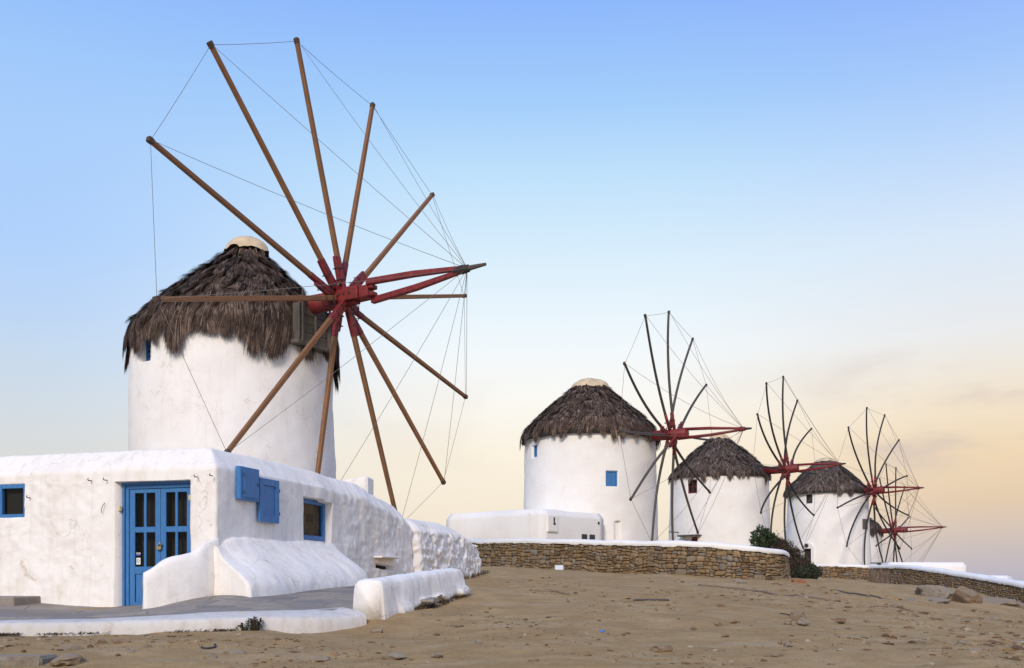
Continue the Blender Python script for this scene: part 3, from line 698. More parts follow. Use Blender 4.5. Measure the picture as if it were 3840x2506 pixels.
def lump(V, amp=.012, sc=4., seed=0):
    return V + amp * np.stack([fbm(V * sc + seed, 3), fbm(V * sc + seed + 31, 3), fbm(V * sc + seed + 67, 3)], 1)
def build_ledge():
    # sloping plinth along the long side
    ss = np.r_[np.linspace(-.36, -.2, 4), np.linspace(-.1, 3.9, 80), np.linspace(3.95, 4.45, 10)]
    V = []; nv = 22
    prof = [(.30, 2.36), (.02, 2.34), (-.03, 2.27), (-.08, 2.20), (-.16, 2.12), (-.28, 2.03), (-.42, 1.94), (-.56, 1.85), (-.67, 1.76), (-.74, 1.68), (-.79, 1.60), (-.815, 1.54), (-.83, 1.46), (-.84, 1.36), (-.85, 1.26), (-.86, 1.1)]
    nv = len(prof)
    for s in ss:
        e = sm(s, 3.6, 4.45); k = 1 - .35 * e ** 2
        rise = .09 * np.clip(s, 0, 4.4) / 1.2
        tap = 1 - .04 * sm(-s, -.1, .3)
        for o, z in prof:
            oo = o * k * tap if o < 0 else (o if s > .02 else .06); base = 1.2 + rise
            zz = z if z > 2.30 else z + rise * .35
            zz = zz - (.13 * (1 - sm(s, -.36, .75)) * sm(zz, 1.45, 2.1) if z > 1.4 else 0)
            zz = zz - e ** 3 * max(0, (zz - base)) * .55 - (2.3 - z) * .05 * (s < -.3)
            V.append(hp(oo, s + .31 * (1 + max(-.85, min(oo, 0)) / .85) * (1 - sm(s, -.36, .6)), zz))
    e0 = []; k0 = 9
    for q in range(k0):                      # end face towards the door: the outline drawn in to the wall
        f = 1 - q / (k0 - 1)
        e0.append([hp(.06 + ((o * .96 if o < 0 else .06) - .06) * f, -.36 + .31 * (1 + max(-.85, min(.06 + ((o * .96 if o < 0 else .06) - .06) * f, 0)) / .85), V[j][2]) for j, (o, z) in enumerate(prof)])
    V = [p for ring in e0[::-1][:-1] for p in ring] + V; nring = len(ss) + k0 - 1
    V = lump(np.array(V), .016, 1.6, 4); V = lump(V, .009, 6, 9); F = grid_faces(nring, nv)[:, ::-1]
    n = len(V); V = np.vstack([V, V[:nv].mean(0) * [1, 1, 0] + [0, 0, 1.5], V[-nv:].mean(0) * [1, 1, 0] + [0, 0, 1.5]])
    # close the ends with fans
    F = [tuple(f) for f in F] + [(n, j + 1, j) for j in range(nv - 1)] + [(n + 1, nring * nv - nv + j, nring * nv - nv + j + 1) for j in range(nv - 1)]
    # end towards the door: flat plastered face
    mk('sloping_plinth', V, F, M['white'], house)
    # curved parapet between door and plinth
    pl = spline(np.array([[-4.68, 15.58, 2.33], [-4.77, 15.40, 2.25], [-4.89, 15.23, 2.11], [-5.03, 15.08, 2.02], [-5.17, 14.96, 1.99], [-5.30, 14.86, 1.92], [-5.42, 14.78, 1.80], [-5.50, 14.73, 1.73]]), 46)
    T = np.gradient(pl[:, :2], axis=0); T /= np.linalg.norm(T, axis=1)[:, None]; Nn = np.stack([-T[:, 1], T[:, 0]], 1); V = []
    sec = [(.13, 0), (.125, .25), (.115, .5), (.105, .75), (.095, .9), (.06, .97), (0, 1), (-.06, .97), (-.095, .9), (-.105, .75), (-.115, .5), (-.125, .25), (-.13, 0)]
    for p, n_ in zip(pl, Nn):
        for o, f in sec: q = p[:2] + n_ * o * (.62 + .38 * sm(-p[0], 4.68, 4.95)); V.append((*q, 1.0 + (p[2] - 1.0) * f))
    V = lump(np.array(V), .02, 3.0, 14); k = len(sec); F = [tuple(f) for f in grid_faces(46, k)]; b = 45 * k; F += [tuple(b + j for j in range(k))]
    mk('parapet', V, F, M['white'], house)
    # low cream parapet box on the roof behind
    V, F, uv = frame_box((np.array([-4.12, 24.2, 0]), nrm([.97, -.2, 0]), nrm([.2, .97, 0]), UP), (-.35, 0, 3.2), (.60, .5, 4.20), .05); V[:, 2] -= np.where(V[:, 2] > 3.9, .14 * np.clip((-3.55 - V[:, 0]) / 1., 0, 1), 0); mk('roof_parapet', V, F, M['white'], house, False)
    # step block at the left edge
    V, F, uv = frame_box(panel_frame(0, 0, 'front', 0), (-5.6, -.62, .9), (-3.35, .1, 1.375), .02); mk('stone_step', lump(V, .01, 4, 3), F, M['slate'], house, False)
build_ledge()

def build_rubble_wall():
    """whitewashed rubble wall carrying on from the house"""
    root = thing('rubble_wall', hp(0, 10, 1.7), 'lumpy whitewashed rubble wall running back from the house', 'wall')
    ss = np.arange(7.5, 13.35, .04); hs = np.interp(ss, [7.4, 8.1, 10.4, 11.2, 11.8, 12.4, 12.9, 13.35], [3.10, 3.16, 3.17, 3.10, 3.0, 2.84, 2.62, 2.35]); V = []
    sec = [(-1.0, 0.), (-1.0, .8)] + [(-.75, .98), (-.55, 1.0), (-.36, .985), (-.22, .95), (-.12, .90), (-.05, .84)] + [(-.0 + .02 * math.sin(3 * f), f) for f in np.linspace(.8, 0., 40)]
    for s, h in zip(ss, hs):
        g = 1.25 + .055 * s - .25; out_ = -.14 + .20 * sm(s, 8.0, 8.35) - .5 * sm(s, 12.6, 13.35) ** 2
        for o, f in sec: V.append(hp(-out_ - o - .25 * (1 - f) * .3, s, g + (h - g) * f))
    V = np.array(V); k = len(sec); n3 = np.array([-L2[0], -L2[1], .2]); f = np.tile([q[1] for q in sec], len(ss))
    lumps = .035 * (vfold(V, 2.6, 2) - .3) + .055 * (.5 - np.abs(fbm(V * 4.8 + 7, 3))) * sm(1 - f, .05, .2) + .02 * fbm(V * 11, 2)
    pits = -.06 * sm(fbm(V * 3.4 + 51, 3), .35, .6)
    V = V + n3 * ((lumps + pits) * np.where(f > .88, .35, 1))[:, None]
    F = grid_faces(len(ss), k); F2 = [tuple(x) for x in F] + [tuple((len(ss) - 1) * k + j for j in range(k))]
    mk('masonry', V, [f_[::-1] for f_ in F2], M['white'], root)
    for kx in range(16):
        s = random.uniform(8.3, 12.7); z = 1.25 + .055 * s + random.uniform(.1, 1.0) * (1 - .3 * sm(s, 11, 13))
        rock_mesh('stone', hp(-.02, s, z), (random.uniform(.05, .09), random.uniform(.07, .14), random.uniform(.04, .07)), M['white'], root, seed=kx + 300, sub=2)
# rocks --------------------------------------------------------------
_ico = {}
def ico(sub):
    if sub in _ico: return _ico[sub]
    import bmesh
    bm = bmesh.new(); bmesh.ops.create_icosphere(bm, subdivisions=sub, radius=1); V = np.array([v.co[:] for v in bm.verts]); F = [[v.index for v in f.verts] for f in bm.faces]; bm.free(); _ico[sub] = (V, F); return V, F
def rock_mesh(name, p, size, m, parent=None, seed=0, sub=2, rot=None, sink=.25, smooth=False, cuts=5):
    V, F = ico(sub); V = V.copy(); r = random.Random(seed)
    V = V * (1 + .28 * fbm(V * 1.3 + seed * 3.7, 3))[:, None]
    for _ in range(cuts):                # planar breaks
        n = nrm([r.uniform(-1, 1), r.uniform(-1, 1), r.uniform(-.3, 1)]); d = r.uniform(.55, .8); e = V @ n - d; V = V - n * np.maximum(e, 0)[:, None] * .92
    V = V * (1 + .035 * fbm(V * 5 + seed, 3))[:, None]
    V = V * np.array(size); a = rot if rot is not None else r.uniform(0, 2 * pi); c, s_ = cos(a), sin(a); V = V @ np.array([[c, s_, 0], [-s_, c, 0], [0, 0, 1]])
    V = V + np.asarray(p, float) + np.array([0, 0, size[2] * (1 - sink * 2)])
    return mk(name, V, F, m, parent, smooth)
build_rubble_wall()

def build_bench():
    root = thing('bench', (-1.64, 15.7, 1.25), 'thick whitewashed masonry bench with ragged undercut base beside the kerb', 'bench')
    p0 = np.array([-2.22, 13.97]); d = nrm([.275, .962]); n = np.array([d[1], -d[0]]); ln = 3.55
    us = np.linspace(0, ln, 90); V = []; nv = 0
    for u in us:
        zt = 1.635 + .215 * u / ln * 1.0; g = float(G(*(p0 + d * u)))
        und = .02 + .10 * max(0, sin((u - .95) * 1.9)) * (u > .95) * (u < 3.1) + .025 * sin(u * 9)
        if u < .95: und = -.05
        k = .06 * sm(u, ln - .25, ln)
        ec = .0
        if u < .08: ec = (.08 - u) * .35
        if u > ln - .12: ec = (u - ln + .12) * .4
        flare = .05 if (.55 < u < .95 or u > 3.1) else 0.
        sec = [(-.05, g - .1 + und), (-.04, g + .1), (-.025, g + .28), (-.01, zt - .12), (0, zt - .05), (.03, zt - .012), (.09, zt), (.2, zt + .004), (.31, zt), (.37, zt - .015), (.40, zt - .06), (.415, zt - .14), (.43, (zt + g) / 2 + .05), (.445, (zt + g) / 2 - .06), (.46 + flare, g + .12), (.47 + flare * 1.8, g + und + .04), (.45, g + und), (.40, g + und + .01), (.36, g - .15)]
        nv = len(sec)
        for o, z in sec:
            z2 = z - ec * (z > g + .2); o2 = .2 + (o - .2) * (1 - ec * .6)
            q = p0 + d * u + n * o2; V.append((q[0], q[1], z2))
    V = lump(np.array(V), .014, 1.8, 20); V = lump(V, .011, 7, 23); F = [tuple(f) for f in grid_faces(90, nv)] + [tuple(range(nv))[::-1], tuple(89 * nv + j for j in range(nv))]
    mk('masonry', V, F, M['white'], root)
    for k in range(16):
        u = random.uniform(.6, 3.4); q = p0 + d * u + n * random.uniform(.34, .46)
        rock_mesh('footing_stone', (q[0], q[1], float(G(*q)) - .02), (random.uniform(.05, .12), random.uniform(.04, .09), random.uniform(.03, .06)), M['rock'], root, seed=k + 500)
build_bench()

# ------------------------------------------------------------------ windmills
def axis_frame(yaw, pitch):
    yaw, pitch = rad(yaw), rad(pitch); a = np.array([cos(pitch) * sin(yaw), cos(pitch) * cos(yaw), sin(pitch)]); u = nrm(np.cross(a, [0, 0, 1])); return a, u, np.cross(u, a)
def phi_of(c, r, px):        # tower angle (0 facing the viewer, + to the right) of what stands at bearing px
    ph = np.radians(np.linspace(-88, 88, 1761)); x = c[0] + r * np.sin(ph); y = c[1] - r * np.cos(ph); return float(ph[np.argmin(np.abs(CXP + FPX * x / y - px))])
def build_tower(root, c, r0, r1, z0, z1, holes, m, nth=150, step=.09):
    """holes: (phi0, phi1, z0, z1, depth)"""
    th = wavg(np.linspace(-pi, pi, nth + 1)[:-1], [h[i] for h in holes for i in (0, 1)]) if True else None
    zs = wavg(np.arange(z0, z1, step), [h[i] for h in holes for i in (2, 3)])
    TH, ZZ = np.meshgrid(th, zs); dep = np.zeros_like(TH)
    for a, b, e, f, d in holes: dep[(TH > a - .001) & (TH < b + .001) & (ZZ > e - .001) & (ZZ < f + .001)] = d
    rr_ = r0 + (r1 - r0) * (ZZ - z0) / (z1 - z0)
    P = np.stack([np.sin(TH) * rr_, -np.cos(TH) * rr_, ZZ], -1)
    bmp = .035 * fbm(P * .55 + c[0], 3) + .010 * fbm(P * 2.6 + c[0], 4)
    rr_ = rr_ + bmp - dep
    V = np.stack([c[0] + np.sin(TH) * rr_, c[1] - np.cos(TH) * rr_, ZZ], -1).reshape(-1, 3)
    F = grid_faces(len(zs), len(th), True); keep = (dep.ravel()[F] > 0).sum(1) < 4
    return mk('tower', V, F[keep], m, root, origin=np.array([c[0], c[1], z0]))
def tframe(c, r, ph): 
    n = np.array([sin(ph), -cos(ph), 0.]); X = np.array([cos(ph), sin(ph), 0.]); return (np.array([c[0], c[1], 0.]) + n * r, X, -n, UP)

def strands(rows, c, prof, wdt, seg, seed):
    """thatch: each row = (slope position t, how many, length, length jitter, lift, clump count, clump depth)"""
    r_ = np.random.default_rng(seed)
    pr = np.asarray(prof, float); dl = np.r_[0, np.cumsum(np.linalg.norm(np.diff(pr, axis=0), axis=1))]; tot = dl[-1]
    f = lambda l: np.stack([np.interp(l, dl, pr[:, 0]), np.interp(l, dl, pr[:, 1])], -1)
    allV = []
    for (t, n, ln, jit, lift, cn, cdp) in rows:
        th = r_.uniform(-pi, pi, n)
        ph = (th / (2 * pi) + .5) * cn + .30 * fbm(np.stack([th * 2, th * 0 + t * 9, th * 0], -1), 2) + r_.uniform(0, 1)
        ci = np.floor(ph).astype(int) % cn; u_ = ph % 1; saw = np.abs(u_ - r_.uniform(.35, .65, cn)[ci]) * 2     # the middle of a tuft is its longest part
        cl_len = 1 + cdp * .42 * r_.uniform(-1, 1, cn)[ci]; cl_side = r_.normal(0, .22, cn)[ci] + .12 * fbm(np.stack([th * 1.5, th * 0 + t * 4, th * 0 + seed], -1), 2); cl_lift = r_.uniform(.15, 2.1, cn)[ci]; cl_off = r_.normal(0, .07, cn)[ci]
        lv = ln * cl_len * (1 - cdp * np.clip(saw, 0, 1.15) ** 1.7) * (1 + jit * r_.uniform(-1, .6, n))
        lv = lv * (1 + .12 * fbm(np.stack([th * 1.7, th * 0 + seed, th * 0], -1), 2))
        l0 = np.clip(t * tot + cl_off + r_.normal(0, .035, n), 0, tot * .98)
        side = cl_side + r_.normal(0, .07, n) - .35 * (u_ - .5) * 2 * cdp
        lf = np.maximum(.008, lift * cl_lift * r_.uniform(.5, 1.2, n) * (1.15 - .95 * np.clip(saw, 0, 1) ** 2))
        prev = []
        for k in range(seg + 1):
            e = k / seg; l = l0 + lv * e; on = np.minimum(l, tot); q = f(on); over = l - on
            dirn = f(np.full(n, tot)) - f(np.full(n, tot - .05)); dirn /= np.linalg.norm(dirn, axis=1)[:, None]
            hang = np.stack([dirn[:, 0] * over * .25, -over * .95], -1)
            a = f(np.minimum(on + .02, tot)) - f(np.maximum(on - .02, 0)); a /= np.maximum(np.linalg.norm(a, axis=1)[:, None], 1e-6); nm = np.stack([-a[:, 1], a[:, 0]], -1)
            bulge = lf * (math.sin(e * pi * .62)) * np.where(over > .02, .75, 1.)
            q = q + hang + nm * bulge[:, None]
            tt = th + side * lv * e / np.maximum(q[:, 0], .5)
            wd = wdt * (1.0, 1.1, .95, .2)[min(3, int(e * 3 + .01))] / np.maximum(q[:, 0], .3) * .5
            z = q[:, 1]
            prev.append(np.stack([np.stack([c[0] + np.sin(tt - wd) * q[:, 0], c[1] - np.cos(tt - wd) * q[:, 0], z], -1), np.stack([c[0] + np.sin(tt + wd) * q[:, 0], c[1] - np.cos(tt + wd) * q[:, 0], z], -1)], 1))
        allV.append(np.stack(prev, 1).reshape(n, -1, 3))
    V = np.concatenate(allV); n = len(V); b = (np.arange(n) * (2 * (seg + 1)))[:, None]
    F = np.concatenate([b + np.array([[2 * k, 2 * k + 1, 2 * k + 3, 2 * k + 2]]) for k in range(seg)])
    return V.reshape(-1, 3), F
def build_roof(root, c, prof, apex, rows, wdt, seg, seed, cap_n, m='thatch', capm='canvas', lean=0.):
    pr = np.asarray(prof, float); n = 72; V = []
    P2 = np.vstack([[pr[0][0] * .3, pr[0][1] + .05], pr, [pr[-1][0] - .22, pr[-1][1] + .02]])
    for r, z in P2: V += [(c[0] + (r - .02) * sin(2 * pi * k / n), c[1] - (r - .02) * cos(2 * pi * k / n), z - .02) for k in range(n)]
    ln_ = lambda Q: Q + np.stack([lean * np.clip((Q[:, 2] - pr[-1][1]) / (apex - pr[-1][1]), 0, 1), Q[:, 0] * 0, Q[:, 0] * 0], 1)
    V = ln_(np.array(V)); V[:, 2] += .03 * fbm(V * 1.5, 2)
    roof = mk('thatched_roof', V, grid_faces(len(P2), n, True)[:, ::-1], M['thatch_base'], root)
    Vs, Fs = strands(rows, c, prof, wdt, seg, seed)
    Vs = ln_(Vs) + (.035 * fbm(Vs * 1.3, 2))[:, None] * np.array([0, 0, 1])
    stuff(mk('thatch', Vs, Fs, M[m], roof, origin=np.array([c[0], c[1], pr[-1][1]])))
    # cloth cap tied over the tip
    rc_, zc_ = cap_n; V = []; n = 40; rings = 9
    for i in range(rings):
        e = i / (rings - 1); rr_ = rc_ * math.sin(e * pi / 2 * .97 + .03) ** .9 * (1.0 if i < rings - 1 else 1.03); z = zc_ + (apex - zc_) * (1 - e ** 1.75)
        for k in range(n):
            a = 2 * pi * k / n; fold = 1 + .045 * e * math.sin(a * 7 + 2 * math.sin(a * 3)); V.append((c[0] + rr_ * fold * sin(a), c[1] - rr_ * fold * cos(a), z + (.06 * e * fbm(np.array([[a * 2, seed, 0]]), 2)[0] if i == rings - 1 else 0)))
    V = lump(ln_(np.array(V)), .03, 2.5, seed); F = [tuple(f)[::-1] for f in grid_faces(rings, n, True)] + [tuple(range(n))]
    mk('roof_cap', V, F, M[capm], root)
    return roof

def wheel(root, C, yaw, pitch, arms, Lb, near, wood, hub_len, bow, wire_r, aw, seed):
    rd = random.Random(seed); a, u, v = axis_frame(yaw, pitch); C = np.array(C)
    offs = [-.10, -.02, .10, -.08, .20, .0]
    tips = []
    rw = .26 if near else .21
    for k, (th, R) in enumerate(arms):
        th = rad(th); e = cos(th) * u + sin(th) * v; tip = C + e * R; tips.append(tip)
        off = offs[k % 6] * (1 if near else 1.6); root_p = C + a * off
        side = nrm(np.cross(a, e))
        def at_(f): return root_p * (1 - f) + tip * f - a * bow * 4 * f * (1 - f) * rd_b
        rd_b = rd.uniform(.6, 1.25); wob = rd.uniform(-.04, .04) * (0 if near else 1)
        fs = np.linspace(.0, 1, 5 if near else 10); fr_red = (.175 if near else .17) * rd.uniform(.9, 1.1)
        P = np.array([at_(f) + side * wob * sin(f * 5) for f in fs]); wd = np.interp(fs, [0, 1], [aw * 1.12, aw * .86])
        b = MB(); b.add(*beam(P, wd, 'square' if near else 'round', 7, up=a)); arm = b.out('sail_arm', M[wood], root, smooth=not near)
        # red painted root sleeve and side batten
        fs2 = np.linspace(.012, fr_red, 4); P2 = np.array([at_(f) + side * wob * sin(f * 5) for f in fs2])
        if near and k == 11: fs2 = np.linspace(.012, .05, 4); P2 = np.array([at_(f) for f in fs2])
        b = MB(); b.add(*beam(P2, np.interp(fs2, [0, 1], [aw * 1.12, aw * .86]) + .006, 'square' if near else 'round', 7, up=a)); b.out('painted_root', M['red'], arm, smooth=not near)
        fs3 = np.linspace(.055, fr_red * (1.02 if k % 3 else .8), 4); P3 = np.array([at_(f) for f in fs3]) + side * (aw * 1.9)
        if k % 2 == 0 or near and k in (1, 9):
            b = MB(); b.add(*beam(P3, [aw * .95, aw * .95, aw * .9, aw * .75], 'square', up=a)); b.out('side_batten', M['red'], arm)
        for f in (.07, .115):
            p = at_(f); rg = [p + a * aw * 1.35 * sx_ + side * (aw * 1.2 + aw * 2.0 * sy_) for sx_, sy_ in ((1, -.98), (1, .98), (-1, .98), (-1, -.98), (1, -.98))]
            b = MB(); b.add(*beam(rg, .012 if near else .016, 'round', 4)); b.out('iron_strap', M['dark_band'], arm)
        tv = nrm(tip - at_(.93)); b = MB(); b.add(*beam([tip - tv * .12, tip - tv * .02, tip + tv * .01], [aw * .98, aw * 1.08, aw * .9], 'square' if near else 'round', 7, up=a)); b.out('tip_band', M['tip_wood'], arm)
    # axle
    b = MB()
    if near:
        b.add(*beam([C - a * 2.6, C - a * 1.0, C - a * .2], [.27, .255, .22], 'round', 10)); b.out('axle', M['red'], root, True)
        fr = (C, a, u, v)
        hb = join([frame_box(fr, (-.75, -.15, -.15), (.92, .14, .15), .02)], 'hub', M['red'], root)
        join([frame_box(fr, (-.1, .145, -.17), (.66, .235, .14), .02)], 'hub_cheek', M['red'], hb); join([frame_box(fr, (-.55, -.24, -.14), (.8, -.155, .16), .02)], 'hub_cheek', M['red'], hb)
        join([frame_box(fr, (.0, -.12, .155), (.62, .11, .225), .02)], 'hub_cheek', M['red'], hb); join([frame_box(fr, (-.6, -.13, -.225), (.5, .12, -.155), .02)], 'hub_cheek', M['red'], hb)
        join([frame_box(fr, (.93, -.12, .04), (1.06, .12, .15), .02), frame_box(fr, (.93, -.12, -.14), (1.06, .12, -.03), .02)], 'hub_end', M['red'], hb)
        for q in ((.1, .235), (.42, .235), (.25, .235)):
            p = C + a * q[0] + u * q[1]; bb = MB(); bb.add(*beam([p, p + u * .03], .028, 'round', 8)); bb.out('bolt', M['dark_band'], hb)
        hx = .9
    else:
        b.add(*beam([C - a * hub_len[0], C - a * .2, C + a * (hub_len[1] - .04), C + a * hub_len[1]], [.235, .24, .25, .22], 'round', 14)); b.out('axle', M['red'], root, True); hx = hub_len[1] - .45
    # boom: two struts meeting at the head, wooden tip
    head = C + a * Lb
    for s_ in (1, -1):
        p0 = C + a * hx + v * .21 * s_ + u * (.1 if near else .0) * s_; p1 = head - a * .1 + v * .035 * s_
        mid = (p0 + p1) / 2 + v * .03 * s_
        b = MB(); b.add(*beam([p0, mid, p1], [.075 if near else .07, .07, .05], 'square' if near else 'round', 8)); b.out('boom_strut', M['red'], root, not near)
    b = MB(); b.add(*beam([head - a * .35, head - a * .1, head + a * .08], [.07, .115, .09], 'round', 10)); b.out('boom_head', M['red'] if not near else M['dark_band'], root)
    b = MB(); b.add(*beam([head + a * .06, head + a * (.55 if near else .38)], [.07, .038], 'round', 8)); b.out('boom_tip', M['wood_grey'] if near else M['wood_dark'], root)
    # rigging: rim wires and stays to the boom head
    def wire(p, q, sag):
        n = 7; P = np.array([p + (q - p) * f - UP * sag * 4 * f * (1 - f) for f in np.linspace(0, 1, n)])
        b = MB(); b.add(*beam(P, wire_r, 'round', 5)); b.out('rigging_wire', M['rope'], root, True)
    for k in range(12):
        p, q = tips[k], tips[(k + 1) % 12]
        ek = nrm(p - C) * .06; eq = nrm(q - C) * .06
        wire(p - ek, q - eq, rd.uniform(.0, .03)); wire(p - ek * 1.5 + a * .05, head - a * .02 + nrm(p - C) * .09, rd.uniform(.02, .10 if near else .28))

def shutter_window(tower, c, r, ph, w_, z0, z1, dep, m='blue', leaves=2, glass=False, slats=False):
    fr = tframe(c, r - dep, ph)
    f = join(window_bars(None, fr, -w_ / 2, w_ / 2, z0, z1, .06, .06, -.05), 'window', M[m], tower)
    if glass:
        join([frame_box(fr, (-.02, -.03, z0 + .06), (.02, .01, z1 - .06), .004), frame_box(fr, (-w_ / 2 + .06, -.03, (z0 + z1) / 2 - .02), (-.021, .01, (z0 + z1) / 2 + .02), .004), frame_box(fr, (.021, -.03, (z0 + z1) / 2 - .02), (w_ / 2 - .06, .01, (z0 + z1) / 2 + .02), .004)], 'glazing_bar', M[m], f)
        mk('pane', quad(fr, -w_ / 2 + .05, w_ / 2 - .05, z0 + .05, z1 - .05, .0), [(0, 1, 2, 3)], M['glass'], f, False)
    elif slats:
        n = 5
        for i in range(n):
            zz = z0 + .06 + (z1 - z0 - .12) * (i + .5) / n; join([frame_box(fr, (-w_ / 2 + .055, -.02, zz - .035), (w_ / 2 - .055, .015, zz + .035), .006)], 'slat', M[m], f)
    elif leaves:
        wl = (w_ - .12) / leaves
        for i in range(leaves):
            x0 = -w_ / 2 + .06 + wl * i
            join([frame_box(fr, (x0 + .004, -.02, z0 + .062), (x0 + wl - .004, .01, z1 - .062), .004), frame_box(fr, (x0 + wl * .25, -.032, z0 + .14), (x0 + wl * .75, -.0205, z1 - .14), .008)], 'shutter_leaf', M[m], f)
    V, F, uv = frame_box(fr, (-w_ / 2 - .05, .03, z0 - .05), (w_ / 2 + .05, .08, z1 + .05), .002); mk('window_back', V, F, M['dark'], f, False)

GR = 'row of five thatched windmills'
def shag(tot_rows, n0, ln, lift, cn, cdp, eave_n, eave_l, eave_cn, eave_cdp):
    rows = []
    for i in range(tot_rows):
        t = .09 + .68 * (i / (tot_rows - 1)) ** .85; rows.append((t, int(n0 * (.35 + 1.0 * t)), ln, .16, lift, cn + i, cdp))
    rows.append((.78, eave_n // 2, eave_l * .8, .16, lift * .8, eave_cn, eave_cdp * .8)); rows.append((.84, eave_n, eave_l, .10, lift * .6, eave_cn, eave_cdp))
    return rows

def mill1():
    c = np.array([-7.66, 27.2]); root = thing('windmill', (c[0], c[1], 2.0), 'nearest and largest windmill, rising behind the house with the blue door', 'windmill', GR)
    p0, p1 = phi_of(c, 2.70, 522), phi_of(c, 2.70, 562)
    tw = build_tower(root, c, 2.79, 2.67, 1.8, 8.45, [(p0, p1, 7.22, 8.0, .28)], M['white_tower'], 180, .075)
    shutter_window(tw, c, 2.70, (p0 + p1) / 2, (p1 - p0) * 2.6, 7.22, 8.0, .24, 'blue', slats=True)
    cr = c + np.array([.22, 0.])
    prof = [(.26, 10.93), (.46, 10.68), (.70, 10.36), (1.25, 9.90), (1.88, 9.36), (2.42, 8.84), (2.69, 8.45), (2.78, 8.05)]
    c2 = c
    rows = shag(11, 5600, .58, .07, 52, .42, 17000, 1.32, 27, .46) + [(.83, 9000, 1.12, .12, .03, 60, .22)]
    build_roof(root, c2, prof, 11.12, rows, .021, 3, 11, (.60, 10.70), 'thatch', lean=.38)
    C = (-4.36, 25.28, 8.89); a, u, v = axis_frame(119.4, 2.5)
    # boarded dormer round the axle
    fr = (np.array(C), nrm([a[0], a[1], 0]), nrm([u[0], u[1], 0]), UP); base = -.90
    dm = join([frame_box(fr, (base - .22, -.60, -1.05), (base + .0, -.54, -.12), .01)], 'dormer', M['plank'], root)
    join([frame_box(fr, (base - .22, .54, -1.05), (base + .0, .60, -.12), .01)], 'cheek_board', M['plank'], dm)
    for i in range(5):
        z = -1.05 + i * .228; jx = random.uniform(-.012, .012); gap = abs(z + .1) < .22
        for (y0, y1) in (((-.535, -.29), (.29, .535)) if gap else ((-.535, .535),)):
            join([frame_box(fr, (base - .06 + jx, y0, z), (base - .02 + jx, y1, z + .215), .006)], 'plank', M['plank'], dm)
    for y in (-.56, .50, .0): join([frame_box(fr, (base + .022, y - .035, -1.10), (base + .06, y + .035, -.36 if y == 0. else .22), .008)], 'batten', M['plank'], dm)
    join([frame_box(fr, (base - .3, -.68, -1.17), (base + .03, .68, -1.055), .02)], 'sill_beam', M['plank'], dm)
    wheel(root, C, 119.4, 2.5, [(16.0, 6.29), (46.8, 6.27), (76.8, 6.21), (105.8, 5.95), (136.4, 6.12), (165.2, 6.26), (195.1, 6.11), (224.4, 6.25), (249.8, 6.2), (284.0, 6.2), (313.0, 6.15), (345.6, 6.2)], 3.75, True, 'wood_warm', (1.3, .9), 0.0, .0055, .055, 1)
mill1()
def mill2():
    c = np.array([3.71, 46.9]); root = thing('windmill', (c[0], c[1], 2.2), 'second windmill with blue window and canvas roof tip, above the stone wall', 'windmill', GR)
    a0, a1 = phi_of(c, 3.2, 1988), phi_of(c, 3.2, 2008); b0, b1 = phi_of(c, 3.2, 2274), phi_of(c, 3.2, 2318); d0, d1 = phi_of(c, 3.2, 2309), phi_of(c, 3.2, 2327)
    tw = build_tower(root, c, 3.21, 3.10, 2.0, 8.38, [(a0, a1, 7.36, 7.92, .25), (b0, b1, 5.88, 6.56, .18), (d0, d1, 3.3, 4.32, .2)], M['white_far'], 130, .11)
    shutter_window(tw, c, 3.16, (a0 + a1) / 2, (a1 - a0) * 3.0, 7.36, 7.92, .22, 'blue', 1)
    shutter_window(tw, c, 3.19, (b0 + b1) / 2, (b1 - b0) * 3.05, 5.88, 6.56, .15, 'blue', 2)
    shutter_window(tw, c, 3.2, (d0 + d1) / 2, (d1 - d0) * 3.0, 3.3, 4.32, .17, 'white_far', 1)
    prof = [(.5, 11.08), (.92, 10.76), (1.28, 10.45), (1.95, 9.90), (2.64, 9.28), (3.04, 8.86), (3.24, 8.50), (3.30, 8.25)]
    build_roof(root, c, prof, 11.28, shag(9, 3300, .50, .05, 70, .3, 8000, .85, 46, .5), .032, 3, 12, (.92, 10.74), 'thatch')
    wheel(root, (7.25, 44.73, 8.31), 121.6, -.3, [(24.0, 5.58), (57.3, 5.63), (85.7, 5.52), (117.3, 5.51), (145.4, 5.3), (175.3, 5.3), (204.6, 5.43), (232.5, 5.47), (266.2, 5.5), (293.5, 5.5), (323.7, 5.51), (354.2, 5.63)], 3.31, False, 'wood_grey', (1.5, .74), .16, .0075, .060, 2)
mill2()
